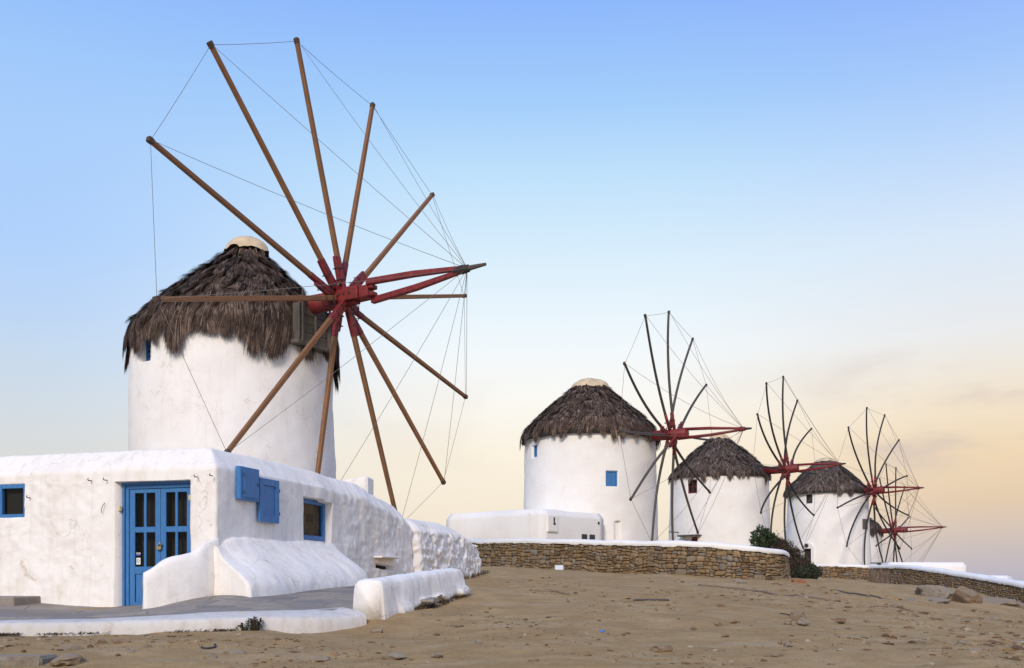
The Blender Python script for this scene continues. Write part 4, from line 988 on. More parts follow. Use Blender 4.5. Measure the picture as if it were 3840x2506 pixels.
def mill3():
    c = np.array([13.2, 62.85]); root = thing('windmill', (c[0], c[1], 2.0), 'third windmill with dark red window and slab over its low door', 'windmill', GR)
    a0, a1 = phi_of(c, 3.15, 2576), phi_of(c, 3.15, 2611); b0, b1 = phi_of(c, 3.15, 2566), phi_of(c, 3.15, 2616)
    tw = build_tower(root, c, 3.22, 3.08, 1.6, 8.24, [(a0, a1, 7.08, 7.92, .2), (b0, b1, 2.5, 4.42, .35)], M['white_far'], 110, .14)
    shutter_window(tw, c, 3.12, (a0 + a1) / 2, (a1 - a0) * 3.0, 7.08, 7.92, .16, 'red_wood', 2, True)
    ph = (b0 + b1) / 2; fr = tframe(c, 3.18, ph); wd = (b1 - b0) * 3.1
    d = join([frame_box(fr, (-.05, .2, 2.5), (wd / 2, .27, 4.40), .01)], 'door', M['red_wood'], tw); V, F, uv = frame_box(fr, (-wd / 2 - .1, .33, 2.4), (wd / 2 + .1, .38, 4.5), .002); mk('door_back', V, F, M['white_far'], tw, False)
    join([frame_box(fr, (-wd / 2 - .25, -.35, 4.43), (wd / 2 + .28, .2, 4.53), .02)], 'lintel_slab', M['plank'], tw)
    p = tframe(c, 3.15, phi_of(c, 3.15, 2545)); b = MB(); b.add(*beam([p[0] + UP * 4.72, p[0] - p[2] * .7 + UP * 4.74], .03, 'round', 6)); b.out('iron_rod', M['dark_band'], tw)
    prof = [(.4, 10.95), (.68, 10.68), (1.12, 10.30), (1.74, 9.80), (2.34, 9.26), (2.86, 8.72), (3.14, 8.38), (3.22, 8.12)]
    build_roof(root, c, prof, 11.16, shag(8, 1800, .58, .055, 56, .3, 3800, .85, 40, .5), .055, 3, 13, (.62, 10.72), 'thatch_grey')
    wheel(root, (16.8, 60.32, 8.54), 124.7, 1.5, [(29.7, 5.48), (56.5, 5.73), (87.9, 5.68), (116.9, 5.16), (148.0, 5.91), (177.5, 5.78), (206.9, 5.66), (240.4, 5.5), (273.0, 5.6), (303.0, 5.6), (327.1, 5.47), (357.9, 5.7)], 3.18, False, 'wood_dark', (1.55, .70), .30, .009, .062, 3)
mill3()
def mill4():
    c = np.array([24.0, 75.1]); root = thing('windmill', (c[0], c[1], 1.4), 'fourth windmill with small dark window and arched white doorway beside the bush', 'windmill', GR)
    a0, a1 = phi_of(c, 3.05, 3019), phi_of(c, 3.05, 3043); b0, b1 = phi_of(c, 3.1, 3016), phi_of(c, 3.1, 3047)
    tw = build_tower(root, c, 3.22, 2.92, 1.0, 8.36, [(a0, a1, 7.45, 8.12, .2), (b0, b1, 1.6, 4.12, .25)], M['white_far'], 100, .16)
    shutter_window(tw, c, 2.98, (a0 + a1) / 2, (a1 - a0) * 2.9, 7.45, 8.12, .16, 'wood_dark', 1)
    ph = (b0 + b1) / 2; fr = tframe(c, 3.16, ph); wd = (b1 - b0) * 3.1
    d = join([frame_box(fr, (-wd / 2, .12, 1.6), (wd / 2, .2, 4.1), .01)], 'door', M['wood_dark'], tw)
    mk('pane', quad(fr, -.1, wd / 2 - .1, 3.45, 3.75, .1), [(0, 1, 2, 3)], M['glass'], d, False)
    arc = [(-wd / 2 - .12, 1.5), (-wd / 2 - .12, 4.1)] + [(-(wd / 2 + .12) * cos(x), 4.12 + .42 * sin(x)) for x in np.linspace(.0, pi, 13)] + [(wd / 2 + .12, 4.1), (wd / 2 + .12, 1.5), (wd / 2, 1.5), (wd / 2, 4.1), (-wd / 2, 4.1), (-wd / 2, 1.5)]
    k = len(arc); V = [fr[0] + fr[1] * x + fr[2] * y + UP * z for y in (-.16, .12) for x, z in arc]; F = [tuple(range(k)), tuple(k + j for j in range(k))[::-1]] + [(j, k + j, k + (j + 1) % k, (j + 1) % k) for j in range(k)]
    mk('door_surround', V, F, M['white_far'], tw, False)
    p = fr[0] + UP * 4.33 - fr[2] * .17; b = MB(); b.add(*beam([p, p - fr[2] * .08, p - fr[2] * .16], [.13, .15, .08], 'round', 10)); b.out('wall_lamp', M['dark_band'], tw)
    g0, g1 = phi_of(c, 3.0, 3239), phi_of(c, 3.0, 3247); f2 = tframe(c, 3.03, (g0 + g1) / 2); join([frame_box(f2, (-.35, -.03, 5.55), (.35, .05, 6.3), .01)], 'shutter_leaf', M['plank'], tw)
    prof = [(.45, 10.95), (.78, 10.74), (1.24, 10.33), (1.90, 9.78), (2.50, 9.16), (2.92, 8.66), (3.06, 8.42), (3.12, 8.22)]
    build_roof(root, c + np.array([-.12, 0]), prof, 11.10, shag(7, 1500, .8, .045, 36, .25, 2900, .78, 22, .55), .065, 3, 14, (.74, 10.76), 'thatch_grey')
    wheel(root, (26.66, 72.52, 8.36), 135.1, -.5, [(44.9, 5.96), (77.1, 6.11), (105.2, 5.98), (134.5, 5.83), (165.0, 5.81), (194.5, 6.11), (223.6, 6.1), (252.0, 6.0), (284.5, 6.0), (315.7, 6.05), (344.9, 6.0), (14.7, 6.04)], 3.24, False, 'wood_dark', (1.4, .68), .30, .010, .064, 4)
mill4()
def mill5():
    c = np.array([31.4, 92.6]); root = thing('windmill', (c[0], c[1], -.5), 'farthest windmill, mostly hidden behind the fourth', 'windmill', GR)
    tw = build_tower(root, c, 3.36, 3.1, -1.2, 6.5, [], M['white_far'], 80, .25)
    prof = [(.5, 8.5), (1.2, 8.1), (2.05, 7.55), (2.8, 7.0), (3.1, 6.6), (3.2, 6.2)]
    build_roof(root, c, prof, 8.75, shag(7, 900, .9, .06, 20, .2, 1500, .95, 16, .5), .08, 3, 15, (.7, 8.36), 'thatch_grey')
    wheel(root, (34.91, 90.14, 6.37), 125.6, 2.2, [(46.7, 6.07), (72.5, 6.24), (104.3, 6.13), (135.3, 6.24), (165.0, 6.15), (194.3, 6.34), (225.1, 6.2), (255.1, 6.2), (285.1, 6.2), (315.1, 6.2), (345.0, 6.33), (16.0, 6.12)], 4.11, False, 'wood_dark', (2.3, 1.15), .05, .011, .064, 5)
mill5()

# ------------------------------------------------------------------ annex of the second mill
def rounded_block(name, corners, z0, zt, m, parent=None, edge=.25, n=6, origin=None, lumpa=.02):
    """flat-roofed rendered block with soft roof edges over a plan polygon (anticlockwise from above)"""
    P = np.array(corners, float); pts = []
    for i in range(len(P)):
        q = P[(i + 1) % len(P)]; m_ = max(2, int(np.linalg.norm(q - P[i]) / .3)); pts += [P[i] + (q - P[i]) * k / m_ for k in range(m_)]
    pts = np.array(pts); c = P.mean(0); V = []; prof = [(0, z0), (0, z0 + (zt - z0) * .3), (0, z0 + (zt - z0) * .6), (0, zt - edge), (.02, zt - edge * .8), (.20, zt - edge * .12), (.26, zt - .01), (.5, zt), (1.5, zt + .01)]
    hb = (P.max(0) - P.min(0)).min() / 2
    for inn, z in prof:
        d = c - pts; l = np.linalg.norm(d, axis=1, keepdims=True); e = min(inn, hb * .9); q = pts + d / np.maximum(np.abs(d).max(1, keepdims=True), .3) * e * .9
        V += [(x, y, z) for x, y in q]
    k = len(pts); V = lump(np.array(V), lumpa, .9, len(name)); F = [tuple(f) for f in grid_faces(len(prof), k, True)] + [tuple((len(prof) - 1) * k + j for j in range(k))]
    return mk(name, V, F, m, parent, True)
def build_annex():
    root = thing('outbuilding', (0, 41.5, 2.2), 'low white outbuilding with soft roof edges against the second windmill', 'building')
    k0 = np.array([1.28, 40.0]); el = nrm([-.80, .60]); er = nrm([.66, .75]); a = k0 + el * 5.2; b = k0 + er * 4.1
    rounded_block('wall', [a, k0, b, b + el * 5.2], 1.8, 4.62, M['white_far'], root, .3)
    E3 = np.array([*er, 0]); I3 = np.array([*el, 0]); fr = (np.array([*k0, 0.]), E3, I3, UP)
    cb = join([frame_box(fr, (.20, -.05, 3.66), (.88, .04, 4.36), .015)], 'cabinet', M['white_far'], root)
    join([frame_box(fr, (.24, -.066, 3.70), (.84, -.0505, 4.32), .008)], 'cabinet_door', M['white_far'], cb); join([frame_box(fr, (.56, -.075, 4.05), (.64, -.0665, 4.27), .003)], 'slot', M['dark'], cb); join([frame_box(fr, (.54, -.09, 3.97), (.68, -.067, 4.04), .01)], 'handle', M['dark_band'], cb)
    p = fr[0] + E3 * 3.72 - I3 * .02 + UP * 4.18; b_ = MB(); b_.add(*beam([p, p - I3 * .02], .06, 'round', 10)); b_.out('vent_hole', M['dark'], root)
    for x in (2.54, 3.09): join([frame_box(fr, (x, -.03, 3.40), (x + .36, .02, 3.66), .004)], 'low_opening', M['hose'], root)
    join([frame_box((fr[0] + I3 * 0, I3, -E3 * -1, UP), (.62, -.06, 2.0), (.72, .0, 4.45), .02)], 'pilaster', M['white_far'], root)
    k1 = b + el * .35 + er * .02; rounded_block('side_room', [k1 + el * 1.4, k1, k1 + er * .75, k1 + er * .75 + el * 1.4], 1.8, 4.36, M['white_far'], root, .25)
build_annex()

# ------------------------------------------------------------------ dry stone walls
def stone_wall(root, path, zb, zt, cap, seed, rmin, rmax, limit, capw=.5, depth=.45, asp=1.75, plaster=None, tries=9000):
    """path: plan points; zb, zt: heights of foot and of stone top at those points; cap: height of the white coping"""
    random.seed(seed)
    P = np.asarray(path, float); n = 220; Q = spline(np.c_[P, zb, zt], n); xy = Q[:, :2]; d = np.r_[0, np.cumsum(np.linalg.norm(np.diff(xy, axis=0), axis=1))]; LN = d[-1]
    T = np.gradient(xy, axis=0); T /= np.linalg.norm(T, axis=1)[:, None]; No = np.stack([T[:, 1], -T[:, 0]], 1)
    H = (Q[:, 3] - Q[:, 2]).mean()
    def Wp(u, v, o):          # u along, v 0..H, o outward
        u = np.asarray(u); x = np.stack([np.interp(u, d, xy[:, 0]), np.interp(u, d, xy[:, 1])], -1); nn_ = np.stack([np.interp(u, d, No[:, 0]), np.interp(u, d, No[:, 1])], -1)
        z0 = np.interp(u, d, Q[:, 2]); z1 = np.interp(u, d, Q[:, 3]); z = z0 + (z1 - z0) * np.asarray(v) / H
        o = np.asarray(o) + (.06 * (1 - np.asarray(v) / H)); return np.c_[x + nn_ * o[..., None] if np.ndim(o) else x + nn_ * o, z]
    us = np.linspace(0, LN, n); V = []
    for o, v in ((-.05, -.35), (-.05, 0), (-.05, H * .5), (-.05, H), (-depth, H), (-depth, -.35)): V.append(Wp(us, np.full(n, v), np.full(n, o)))
    V = np.stack(V, 1).reshape(-1, 3); F = [tuple(f) for f in grid_faces(n, 6, True)] + [tuple(range(6)), tuple((n - 1) * 6 + j for j in range(6))[::-1]]
    core = mk('core', V, F, M['mortar'], root)
    # whitewashed coping
    V = []; sec = [(.06, -.01), (.075, .03), (.07, cap * .55), (.035, cap * .85), (-.06, cap), (-depth * .5, cap * 1.04), (-depth + .0, cap * .95), (-depth - .04, cap * .5), (-depth - .04, -.01)]
    for i in range(n):
        f = .9 + .1 * fbm(np.array([[us[i] * 1.1, seed, 0]]), 2)[0]; rag = .018 * fbm(np.array([[us[i] * 6, seed, 3]]), 3)[0]
        e0 = 1 - .9 * (1 - sm(min(us[i], LN - us[i]), -.01, .12)) * 0
        for o, z in sec: x = xy[i] + No[i] * o; V.append((x[0], x[1], Q[i, 3] + z * f * e0 + (rag if z < .04 else 0)))
    k = len(sec); V = lump(np.array(V), .012, 1.6, seed); F = [tuple(f) for f in grid_faces(n, k)] + [tuple(range(k)), tuple((n - 1) * k + j for j in range(k))[::-1]]
    mk('coping', V, [f[::-1] for f in F] if False else F, M['cap_white'], root)
    boxes = []; todo = [(-.05, -.05, LN + .05, H)]
    while todo:                                    # rough courses: split until every piece is of stone size
        x0, y0, x1, y1 = todo.pop(); w_, h_ = x1 - x0, y1 - y0
        big_ = random.random() < .22; mw = rmax * random.uniform(1.0, 2.0) * (1.35 if big_ else 1); mh = rmax * random.uniform(.45, 1.1) * (1.6 if big_ else 1)
        if h_ > mh and (h_ / mh >= w_ / mw or w_ < .1) and h_ > rmin * 2.2: m_ = y0 + h_ * random.uniform(.34, .66); todo += [(x0, y0, x1, m_), (x0, m_, x1, y1)]
        elif w_ > mw: m_ = x0 + w_ * random.uniform(.34, .66); todo += [(x0, y0, m_, y1), (m_, y0, x1, y1)]
        else: boxes.append((x0, y0, x1, y1))
    st = []
    for x0, y0, x1, y1 in boxes:
        if plaster and (x0 + x1) / 2 < plaster: continue
        w_, h_ = x1 - x0, y1 - y0; q = min(w_, h_); c = []
        for (cx, cy, ux, uy) in ((x0, y0, 1, 1), (x1, y0, -1, 1), (x1, y1, -1, -1), (x0, y1, 1, -1)):
            k1, k2 = random.uniform(.06, .38) * w_, random.uniform(.10, .48) * h_
            pair = [np.array([cx, cy + uy * k2]), np.array([cx + ux * k1, cy])]
            if random.random() < .30: pair = [np.array([cx + ux * .04 * q, cy + uy * .04 * q])]
            elif (ux * uy) < 0: pair = pair[::-1]
            c += pair
        c = np.array(c); wv = np.stack([fbm(np.c_[c * 2.6, c[:, :1] * 0 + seed], 2), fbm(np.c_[c * 2.6 + 9, c[:, :1] * 0 + seed], 2)], 1)
        c = c + wv * np.array([.060, .045]); st.append((w_ * h_, c))
    st.sort(key=lambda x: -x[0]); rest = MB()
    for i, (area, c) in enumerate(st):
        g = random.uniform(.003, .009); c = inset(c, g)
        c = clean(c, .012)
        if len(c) < 3: continue
        c += np.array([[random.uniform(-.006, .006), random.uniform(-.005, .005)] for _ in c])
        k = len(c); pr_ = random.uniform(.015, .06); sh = inset(c, min(.02 + random.uniform(0, .012), math.sqrt(area) * .18)); cen = c.mean(0) + np.array([random.uniform(-.02, .02), random.uniform(-.015, .015)])
        tx, ty = random.uniform(-.12, .12), random.uniform(-.12, .12)
        o2 = pr_ * .72 + (sh - c.mean(0)) @ np.array([tx, ty])
        V = np.r_[Wp(c[:, 0], c[:, 1], np.full(k, -.06)), Wp(c[:, 0], c[:, 1], np.full(k, pr_ * .15)), Wp(sh[:, 0], sh[:, 1], np.maximum(o2, pr_ * .3)), Wp(cen[:1], cen[1:], np.array([pr_ + .008]))]
        F = [(r * k + j, r * k + (j + 1) % k, (r + 1) * k + (j + 1) % k, (r + 1) * k + j) for r in (0, 1) for j in range(k)] + [(2 * k + j, 2 * k + (j + 1) % k, 3 * k) for j in range(k)]
        if i < limit: mk('stone', V, F, M['stone'], root, smooth=False)
        else: rest.add(V, F)
    if rest.n: stuff(rest.out('small_stones', M['stone'], root))
    if plaster:
        us = np.linspace(-.02, plaster, 40); vs = np.linspace(-.1, H * 1.0, 12); V = []
        for u in us:
            for v in vs: V.append(Wp(np.array([u]), np.array([v]), np.array([.02]))[0])
        V = lump(np.array(V), .05, 2.2, seed); mk('earth_render', V, grid_faces(40, 12), M['plaster_brown'], root)
    return root
w1 = thing('stone_wall', (4, 30.5, 1.8), 'long brown dry stone wall with white coping in front of the second windmill', 'wall')
_p = [at(1690, 0, 36.6), at(1809, 0, 35.5), at(2138, 0, 32.4), at(2361, 0, 30.5), at(2632, 0, 28.9), at(2830, 0, 28.6), at(2920, 0, 29.2), at(2948, 0, 30.6), at(2950, 0, 33.0)]
stone_wall(w1, [(p[0], p[1]) for p in _p], [2.20, 2.18, 2.0, 1.85, 1.74, 1.70, 1.69, 1.70, 1.8], [3.05, 3.02, 2.87, 2.74, 2.64, 2.51, 2.44, 2.42, 2.42], .17, 3, .036, .185, 300, tries=13000, asp=2.15)
w2 = thing('stone_wall', (20, 58, 1.8), 'short grey stone wall with white coping below the fourth windmill', 'wall')
_p = [at(3010, 0, 59.5), at(3110, 0, 58.3), at(3200, 0, 57.6), at(3247, 0, 57.6), at(3254, 0, 59.5)]
stone_wall(w2, [(p[0], p[1]) for p in _p], [1.78, 1.78, 1.75, 1.72, 1.72], [2.58, 2.55, 2.50, 2.46, 2.44], .17, 5, .08, .22, 150, tries=1500, asp=1.3)
w3 = thing('stone_wall', (21, 46, 1.2), 'stone retaining wall with white coping sloping down at the right edge', 'wall')
_p = [at(3262, 0, 54.5), at(3340, 0, 52), at(3400, 0, 50), at(3555, 0, 46), at(3690, 0, 43), at(3840, 0, 40), at(4000, 0, 37.4)]
stone_wall(w3, [(p[0], p[1]) for p in _p], [1.60, 1.53, 1.44, 1.20, .98, .52, .2], [2.38, 2.36, 2.30, 1.97, 1.69, 1.40, 1.12], .20, 6, .05, .165, 290, plaster=2.6, tries=5200)

# low white roofs beyond the right-hand wall
def low_roofs():
    o = rounded_block('low_building', [at(3250, 0, 63)[:2], at(3330, 0, 58)[:2], at(3622, 0, 58)[:2], at(3630, 0, 66)[:2], at(3260, 0, 68)[:2]], -.5, 2.80, M['white_far'], None, .3)
    tag(o, 'long low white roof behind the sloping stone wall, under the farthest windmill', 'building')
    for x in (3285, 3322):
        p = at(x, 2122, 60.5); p[2] = 2.80; pn = join([frame_box((p, nrm([1, -.3, 0]), nrm([.3, 1, .0]), UP), (-.3, -.5, -.03), (.3, .5, .03), .01)], 'roof_hatch', M['plank'], o)
    o = rounded_block('low_building', [at(3645, 0, 54)[:2], at(3660, 0, 51)[:2], at(3785, 0, 51)[:2], at(3800, 0, 56)[:2], at(3650, 0, 57)[:2]], -1, 1.97, M['white_far'], None, .3)
    tag(o, 'smaller low white roof nearest the sea at the right edge', 'building')
low_roofs()

# ------------------------------------------------------------------ shrubs
def shrub(name, blobs, leaf_m, label, twigs, leaf, n, seed, base, dens=1.):
    r_ = np.random.default_rng(seed); rd = random.Random(seed)
    root = thing(name, base, label, 'shrub'); bb = MB()
    for k in range(twigs):
        cx, cy, cz, rx, ry, rz = blobs[k % len(blobs)]; th = rd.uniform(0, 2 * pi); el = rd.uniform(-.1, 1.2)
        tip = np.array([cx + rx * 1.08 * cos(th) * cos(el), cy + ry * 1.05 * sin(th) * cos(el), cz + rz * 1.12 * sin(el)]); st_ = np.array([cx + rd.uniform(-.3, .3) * rx, cy + rd.uniform(-.3, .3) * ry, base[2] - .05])
        mid = (tip + st_) / 2 + np.array([rd.uniform(-.15, .15) * rx, rd.uniform(-.15, .15), .1]); bb.add(*beam([st_, mid, tip], [.02, .012, .005], 'round', 4))
    stuff(bb.out('branches', M['twig'], root))
    V = []
    vol = np.array([b[3] * b[4] * b[5] for b in blobs]); ns_ = (n * vol / vol.sum()).astype(int)
    for (cx, cy, cz, rx, ry, rz), k in zip(blobs, ns_):
        d = r_.normal(size=(k, 3)); d /= np.linalg.norm(d, axis=1)[:, None]; rad_ = r_.uniform(.35, 1, k) ** .5
        P = d * rad_[:, None]; nzz = fbm(P * 2.3 + cx, 3); P = P * (1 + .28 * nzz)[:, None]; keep = (fbm(P * 3.2 + seed, 2) > -.25) ; P = P[keep]
        P = P * np.array([rx, ry, rz]) + np.array([cx, cy, cz]); P = P[P[:, 2] > base[2] - .1]; m_ = len(P)
        a = r_.normal(size=(m_, 3)); a[:, 2] = np.abs(a[:, 2]) * .8 + .3; a /= np.linalg.norm(a, axis=1)[:, None]; b = np.cross(a, r_.normal(size=(m_, 3))); b /= np.linalg.norm(b, axis=1)[:, None]
        s_ = leaf * r_.uniform(.6, 1.4, m_)[:, None]
        V.append(np.stack([P, P + a * s_ * .5 + b * s_ * .22, P + a * s_, P + a * s_ * .5 - b * s_ * .22], 1))
    V = np.concatenate(V).reshape(-1, 3); F = np.arange(len(V)).reshape(-1, 4)
    stuff(mk('foliage', V, F, M[leaf_m], root, False)); return root
def shrubs():
    q = lambda px, py, Y: at(px, py, Y)
    def bl(px, py, Y, rpx, rpy, ry): p = q(px, py, Y); return (p[0], p[1], p[2], rpx * Y / FPX, ry, rpy * Y / FPX)
    shrub('green_shrub', [bl(2855, 2008, 35, 30, 34, .40), bl(2876, 2026, 35, 34, 30, .42), bl(2842, 2034, 34.6, 24, 28, .35)], 'leaf_green', 'bright green shrub looking over the end of the long stone wall', 40, .085, 4200, 21, (9.0, 35, 1.85))
    shrub('dry_shrub', [bl(2898, 2046, 36, 40, 42, .5), bl(2930, 2068, 36, 44, 48, .55), bl(2965, 2098, 36, 46, 52, .6), bl(3000, 2126, 36.4, 44, 42, .6), bl(3030, 2148, 36, 40, 28, .6), bl(2985, 2142, 35.5, 45, 40, .6), bl(2948, 2130, 36, 42, 50, .6), bl(3052, 2152, 36.3, 28, 24, .4)], 'leaf_dry', 'large dark brown dry shrub between the two stone walls', 420, .07, 24000, 22, (10.2, 36, 1.72))
    shrub('dark_shrub', [bl(3040, 2148, 35, 38, 28, .4), bl(2998, 2152, 34.6, 36, 25, .4)], 'leaf_dark', 'low dark green shrub at the foot of the brown dry shrub', 30, .07, 3000, 23, (10.5, 34.8, 1.7))
    p = at(949, 2362, 12.72); z = float(G(p[0], p[1]))
    shrub('kerb_plant', [(p[0], p[1], z + .07, .12, .10, .10), (p[0] + .06, p[1], z + .1, .07, .06, .08), (p[0] - .12, p[1] + .02, z + .03, .12, .06, .04)], 'leaf_dark', 'small dark green plant growing at the foot of the white kerb', 10, .035, 420, 24, (p[0], p[1], z))
shrubs()

# ------------------------------------------------------------------ stones and small things on the ground
def on(px, py):
    """ground point seen in that direction"""
    d = np.array([(px - CXP) / FPX, 1, (HYP - py) / FPX]); lo, hi = 6., 60.
    ts = np.linspace(lo, hi, 1500); P = np.array([0, 0, EYE]) + ts[:, None] * d; k = np.where(P[:, 2] < G(P[:, 0], P[:, 1]) + .004)[0]
    return P[k[0]] if len(k) else P[-1]
def rocks():
    big = [ # px, py, width px, height px, label
        (551, 2440, 46, 34, 'reddish brown angular rock in the left foreground'), (467, 2422, 62, 34, 'tan rounded rock left of the reddish brown rock'), (274, 2440, 58, 36, 'grey rounded rock in the left foreground'),
        (383, 2416, 40, 26, 'small brown pointed rock behind the grey rounded rock'), (476, 2455, 60, 26, 'broad flat brown rock in front of the tan rounded rock'), (875, 2460, 100, 26, 'long flat brown stone below the kerb plant'), (790, 2476, 60, 26, 'pale grey flat rock beside the long flat brown stone'),
        (1205, 2480, 56, 26, 'tan rock near the lower edge, below the bench front'), (1477, 2466, 88, 26, 'wide flat grey brown rock in front of the bench'), (1461, 2431, 48, 16, 'thin brown stone behind the wide flat grey brown rock'), (1415, 2372, 44, 18, 'grey stone just in front of the bench corner'), (1640, 2462, 52, 18, 'flat brown stone right of the wide flat rock'),
        (1600, 2310, 44, 18, 'tan stone under the ragged base of the bench'), (1793, 2412, 26, 18, 'small pale pointed stone in the middle foreground'),
        (2484, 2440, 84, 34, 'large flat tan rock in the lower middle of the dirt'), (2005, 2482, 40, 20, 'brown stone at the lower edge in the middle'), (2742, 2338, 44, 24, 'dark brown rock right of centre on the dirt slope'), (2703, 2279, 32, 22, 'upright brown rock farther up the slope'), (2692, 2346, 36, 18, 'light brown stone beside the dark brown rock'),
        (2600, 2359, 22, 16, 'small brown stone left of the dark brown rock'), (2720, 2386, 30, 12, 'flat grey stone below the dark brown rock'), (2990, 2318, 62, 44, 'tan rock heap right of centre, biggest on the slope'), (3010, 2338, 50, 26, 'brown rock leaning on the tan rock heap'), (2955, 2336, 30, 20, 'small brown rock left of the tan rock heap'),
        (2764, 2189, 56, 20, 'flat brown rock at the foot of the long stone wall'), (2915, 2464, 46, 18, 'dark brown stone near the lower edge, right of centre'), (2955, 2420, 40, 14, 'thin brown stone up from the lower edge, right of centre'), (3117, 2497, 34, 14, 'small brown stone at the lower right edge'), (3610, 2418, 56, 22, 'brown rock in the right foreground beside a pale patch'),
        (3435, 2412, 60, 20, 'reddish flat rock in the right foreground'), (3370, 2278, 50, 16, 'brown stone ridge end on the right slope'), (3720, 2332, 66, 22, 'tan rock group stone near the right edge'), (1904, 2189, 26, 12, 'brown stone on the dirt beside the rubble wall end, left one'), (1949, 2183, 26, 12, 'brown stone on the dirt beside the rubble wall end, right one'), (3150, 2330, 60, 20, 'mossy brown stone right of the tan rock heap')]
    for i, (px, py, wp, hpx, lab) in enumerate(big):
        p = on(px, py); Y = p[1]; rx = wp / FPX * Y * .55; rz = hpx / FPX * Y * .62
        o = rock_mesh('rock', (p[0], p[1], float(G(p[0], p[1]))), (rx, rx * random.uniform(.55, .8), rz), M['rock'], None, i + 40, 3, random.uniform(-.3, .3), .30); tag(o, lab, 'rock', 'loose rocks on the dirt')
    # big embedded outcrops at the right
    for i, (px, py, Y, w_, h_, d_, lab) in enumerate([(3512, 2215, 31, 130, 62, .8, 'pale grey embedded outcrop below the sloping wall'), (3617, 2232, 29, 92, 82, .5, 'split boulder with grey top and rusty brown face'), (3725, 2240, 33, 110, 46, .8, 'low tan outcrop right of the split boulder'), (3815, 2288, 33, 90, 60, .6, 'rough tan outcrop at the right edge'), (3500, 2250, 28, 80, 22, .4, 'thin brown ledge left of the split boulder'), (3420, 2262, 27, 60, 14, .4, 'small ledge of rock on the right slope')]):
        p = at(px, py, Y); o = rock_mesh('boulder', (p[0], p[1], float(G(p[0], p[1])) - .05), (w_ / 2 / FPX * Y * 1.15, d_, h_ / FPX * Y * .62), M['rock'], None, 900 + i, 4, random.uniform(-.15, .15), .25, cuts=7); tag(o, lab, 'boulder')
    # squared block half buried in the corner
    p = on(90, 2490); fr = (np.array([p[0], p[1], float(G(p[0], p[1]))]), nrm([1, .05, 0]), nrm([-.05, 1, 0]), UP)
    V, F, uv = frame_box(fr, (-.9, -.12, -.2), (.22, .35, .075), .03); o = mk('stone_block', lump(V, .02, 6, 2), F, M['rock'], None, False); tag(o, 'squared half buried stone block in the bottom left corner', 'stone block')
    o = rock_mesh('rock', on(255, 2492), (.16, .2, .07), M['rock'], None, 77, 3, 0, .3); tag(o, 'grey lump of rock against the squared stone block', 'rock', 'loose rocks on the dirt')
    # pebbles, uncountable
    r_ = np.random.default_rng(5); n = 15000; Y = 8.5 + 22 * r_.uniform(0, 1, n) ** 1.5; tx = r_.uniform(-.56, .56, n); x = tx * Y
    dens = fbm(np.stack([x * .5, Y * .5, x * 0], -1), 3) + .75 * sm(x, 2.5, 8) * sm(-Y, -24, -14) + r_.uniform(-.5, .5, n); ok = (dens > .05) & ~((x < -2.0 + .0 * Y) & (Y > 12.4)) & ~((x < .3) & (Y > 14 + (x + 1.9) * 1.0) & (x > -2.2)) & (Y < 27)
    x, Y = x[ok], Y[ok]; z = Gd(x, Y); Vi, Fi = ico(1); Fi = np.array(Fi); m_ = len(x); sz = .008 + (.038 + .03 * sm(x, 3, 7)) * r_.uniform(0, 1, m_) ** 5.0 + .004 * (Y - 9) / 10
    sc = np.stack([sz * r_.uniform(.8, 1.7, m_), sz * r_.uniform(.7, 1.2, m_), sz * r_.uniform(.35, .7, m_)], -1); an = r_.uniform(0, pi, m_)
    V = Vi[None] * (1 + .22 * r_.normal(size=(m_, len(Vi), 1))) * sc[:, None]; c_, s_ = np.cos(an)[:, None], np.sin(an)[:, None]
    V = np.stack([V[..., 0] * c_ - V[..., 1] * s_, V[..., 0] * s_ + V[..., 1] * c_, V[..., 2]], -1) + np.stack([x, Y, z], -1)[:, None]
    F = (Fi[None] + (np.arange(m_) * len(Vi))[:, None, None]).reshape(-1, 3); stuff(mk('pebbles', V.reshape(-1, 3), F, M['clod'], None, False, origin=np.zeros(3)))
    # dry weeds along the kerb and the bench foot
    V = []; 
    spots = [(-6.9 + random.random() * .75, 0) for _ in range(420)] + [(random.gauss(-5.75, .12), 0) for _ in range(60)] + [(random.gauss(-5.35, .1), 0) for _ in range(40)] + [(random.gauss(-4.2, .1), 0) for _ in range(50)] + [(random.gauss(-3.72, .12), 0) for _ in range(110)]
    for x_, _ in spots:
        y_ = kerb_at(x_) - .53 - abs(random.gauss(0, .05)); z_ = float(G(x_, y_)); h = random.uniform(.005, .035); a = random.uniform(0, 2 * pi); dx, dy = cos(a) * .05, sin(a) * .05
        V += [(x_ - .006, y_, z_), (x_ + .006, y_, z_), (x_ + dx + .004, y_ + dy, z_ + h), (x_ + dx - .004, y_ + dy, z_ + h)]
    for k in range(260):
        u = random.uniform(.9, 3.5); q = np.array([-2.22, 13.97]) + nrm([.275, .962]) * u + np.array([.962, -.275]) * random.uniform(.38, .52); z_ = float(G(*q)); h = random.uniform(.02, .08); a = random.uniform(0, 2 * pi); dx, dy = cos(a) * .04, sin(a) * .04
        V += [(q[0] - .006, q[1], z_), (q[0] + .006, q[1], z_), (q[0] + dx + .004, q[1] + dy, z_ + h), (q[0] + dx - .004, q[1] + dy, z_ + h)]
    for k in range(120):
        q = hp(-.22 - random.uniform(0, .15), random.uniform(10.6, 13.0), 0); z_ = float(G(q[0], q[1])); h = random.uniform(.03, .12); a = random.uniform(0, 2 * pi); dx, dy = cos(a) * .05, sin(a) * .05
        V += [(q[0] - .008, q[1], z_), (q[0] + .008, q[1], z_), (q[0] + dx + .005, q[1] + dy, z_ + h), (q[0] + dx - .005, q[1] + dy, z_ + h)]
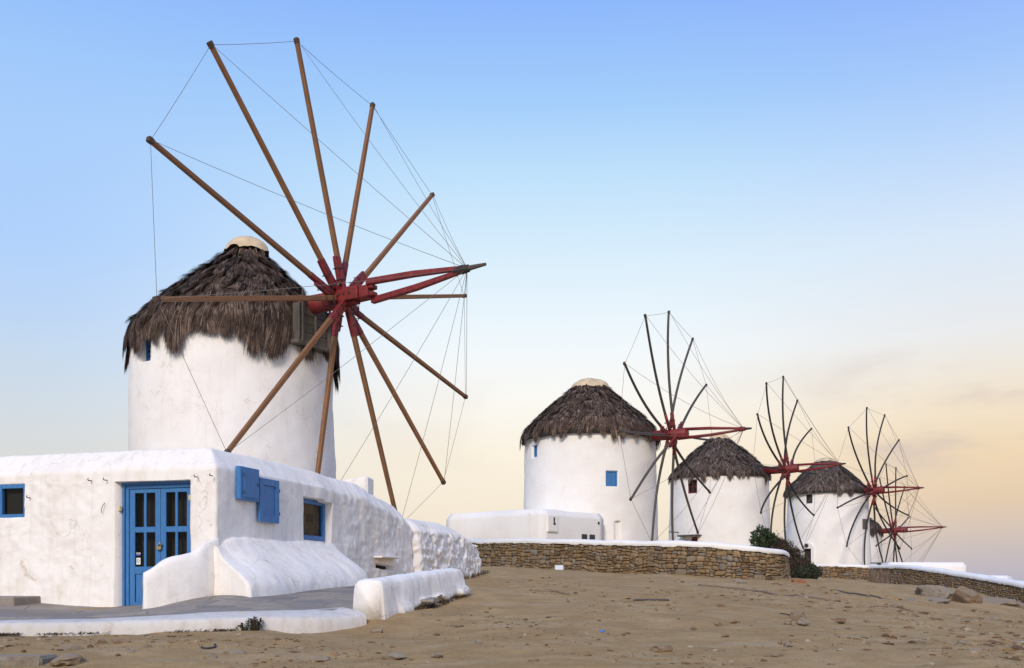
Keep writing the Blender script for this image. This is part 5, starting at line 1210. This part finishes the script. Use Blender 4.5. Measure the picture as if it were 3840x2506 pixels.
    stuff(mk('dry_weeds', V, np.arange(len(V)).reshape(-1, 4), M['leaf_dry'], None, False, origin=np.zeros(3)))
    # odds and ends
    p = at(2098, 2132, 31.6); g = float(G(p[0], p[1])); V, F, uv = frame_box((np.array([p[0], p[1], g]), nrm([1, -.2, 0]), nrm([.2, 1, 0]), UP), (-.14, -.1, -.03), (.14, .12, .16), .02); o = mk('plastic_box', V, F, M['pale_blue'], None, False); tag(o, 'pale bluish plastic box at the foot of the long stone wall', 'box')
    p = on(2996, 2188); g = float(G(p[0], p[1])); fb = (np.array([p[0], p[1], g]), nrm([1, .1, 0]), nrm([-.1, 1, 0]), UP)
    br = thing('brick_block', fb[0], 'broken orange hollow brick lying by the wall end and shrub', 'brick')
    join([frame_box(fb, (-.19, -.1, -.02), (.06, .1, .11), .01), frame_box(fb, (.065, -.09, -.02), (.19, .1, .085), .01)], 'brick_body', M['brick'], br)
    p = on(2259, 2368); Vc, Fc, uv = beam([p - UP * .01, p + UP * .018], .03, 'round', 12); o = mk('bottle_cap', Vc, Fc, M['cap_blue'], None, False); tag(o, 'tiny bright blue plastic bottle cap on the dirt', 'bottle cap')
    def lay(name, pts, r, m, lab, cat):
        P = np.array([on(*q) for q in pts]); P = spline(P, 24); P[:, 2] = Gd(P[:, 0], P[:, 1]) + r * .5; b = MB(); b.add(*beam(P, r, 'round', 6)); o = b.out(name, m, None, True); tag(o, lab, cat)
    lay('hose', [(3126, 2214), (3200, 2224), (3290, 2236), (3394, 2252)], .028, M['hose'], 'dark hose lying across the dirt slope at right', 'hose')
    lay('pipe', [(2620, 2196), (2720, 2205), (2830, 2218), (2930, 2236), (3010, 2238), (3110, 2252)], .035, M['rock'], 'half buried grey pipe running down the slope from the long wall', 'pipe')
    lay('plank', [(2376, 2254), (2440, 2254), (2509, 2258)], .022, M['wood_grey'], 'short dark strip of wood lying on the dirt in mid slope', 'plank')
    lay('root', [(1990, 2214), (2060, 2219), (2132, 2231)], .03, M['rock'], 'pale half buried root on the dirt beyond the bench', 'root')
    lay('stick', [(756, 2438), (780, 2442), (800, 2440), (806, 2430)], .014, M['wood_dark'], 'dark bent stick on the dirt left of the long flat stone', 'stick')
    lay('stick', [(2925, 2302), (2950, 2304), (2968, 2309)], .012, M['wood_dark'], 'thin dark stick next to the tan rock heap', 'stick')
rocks()
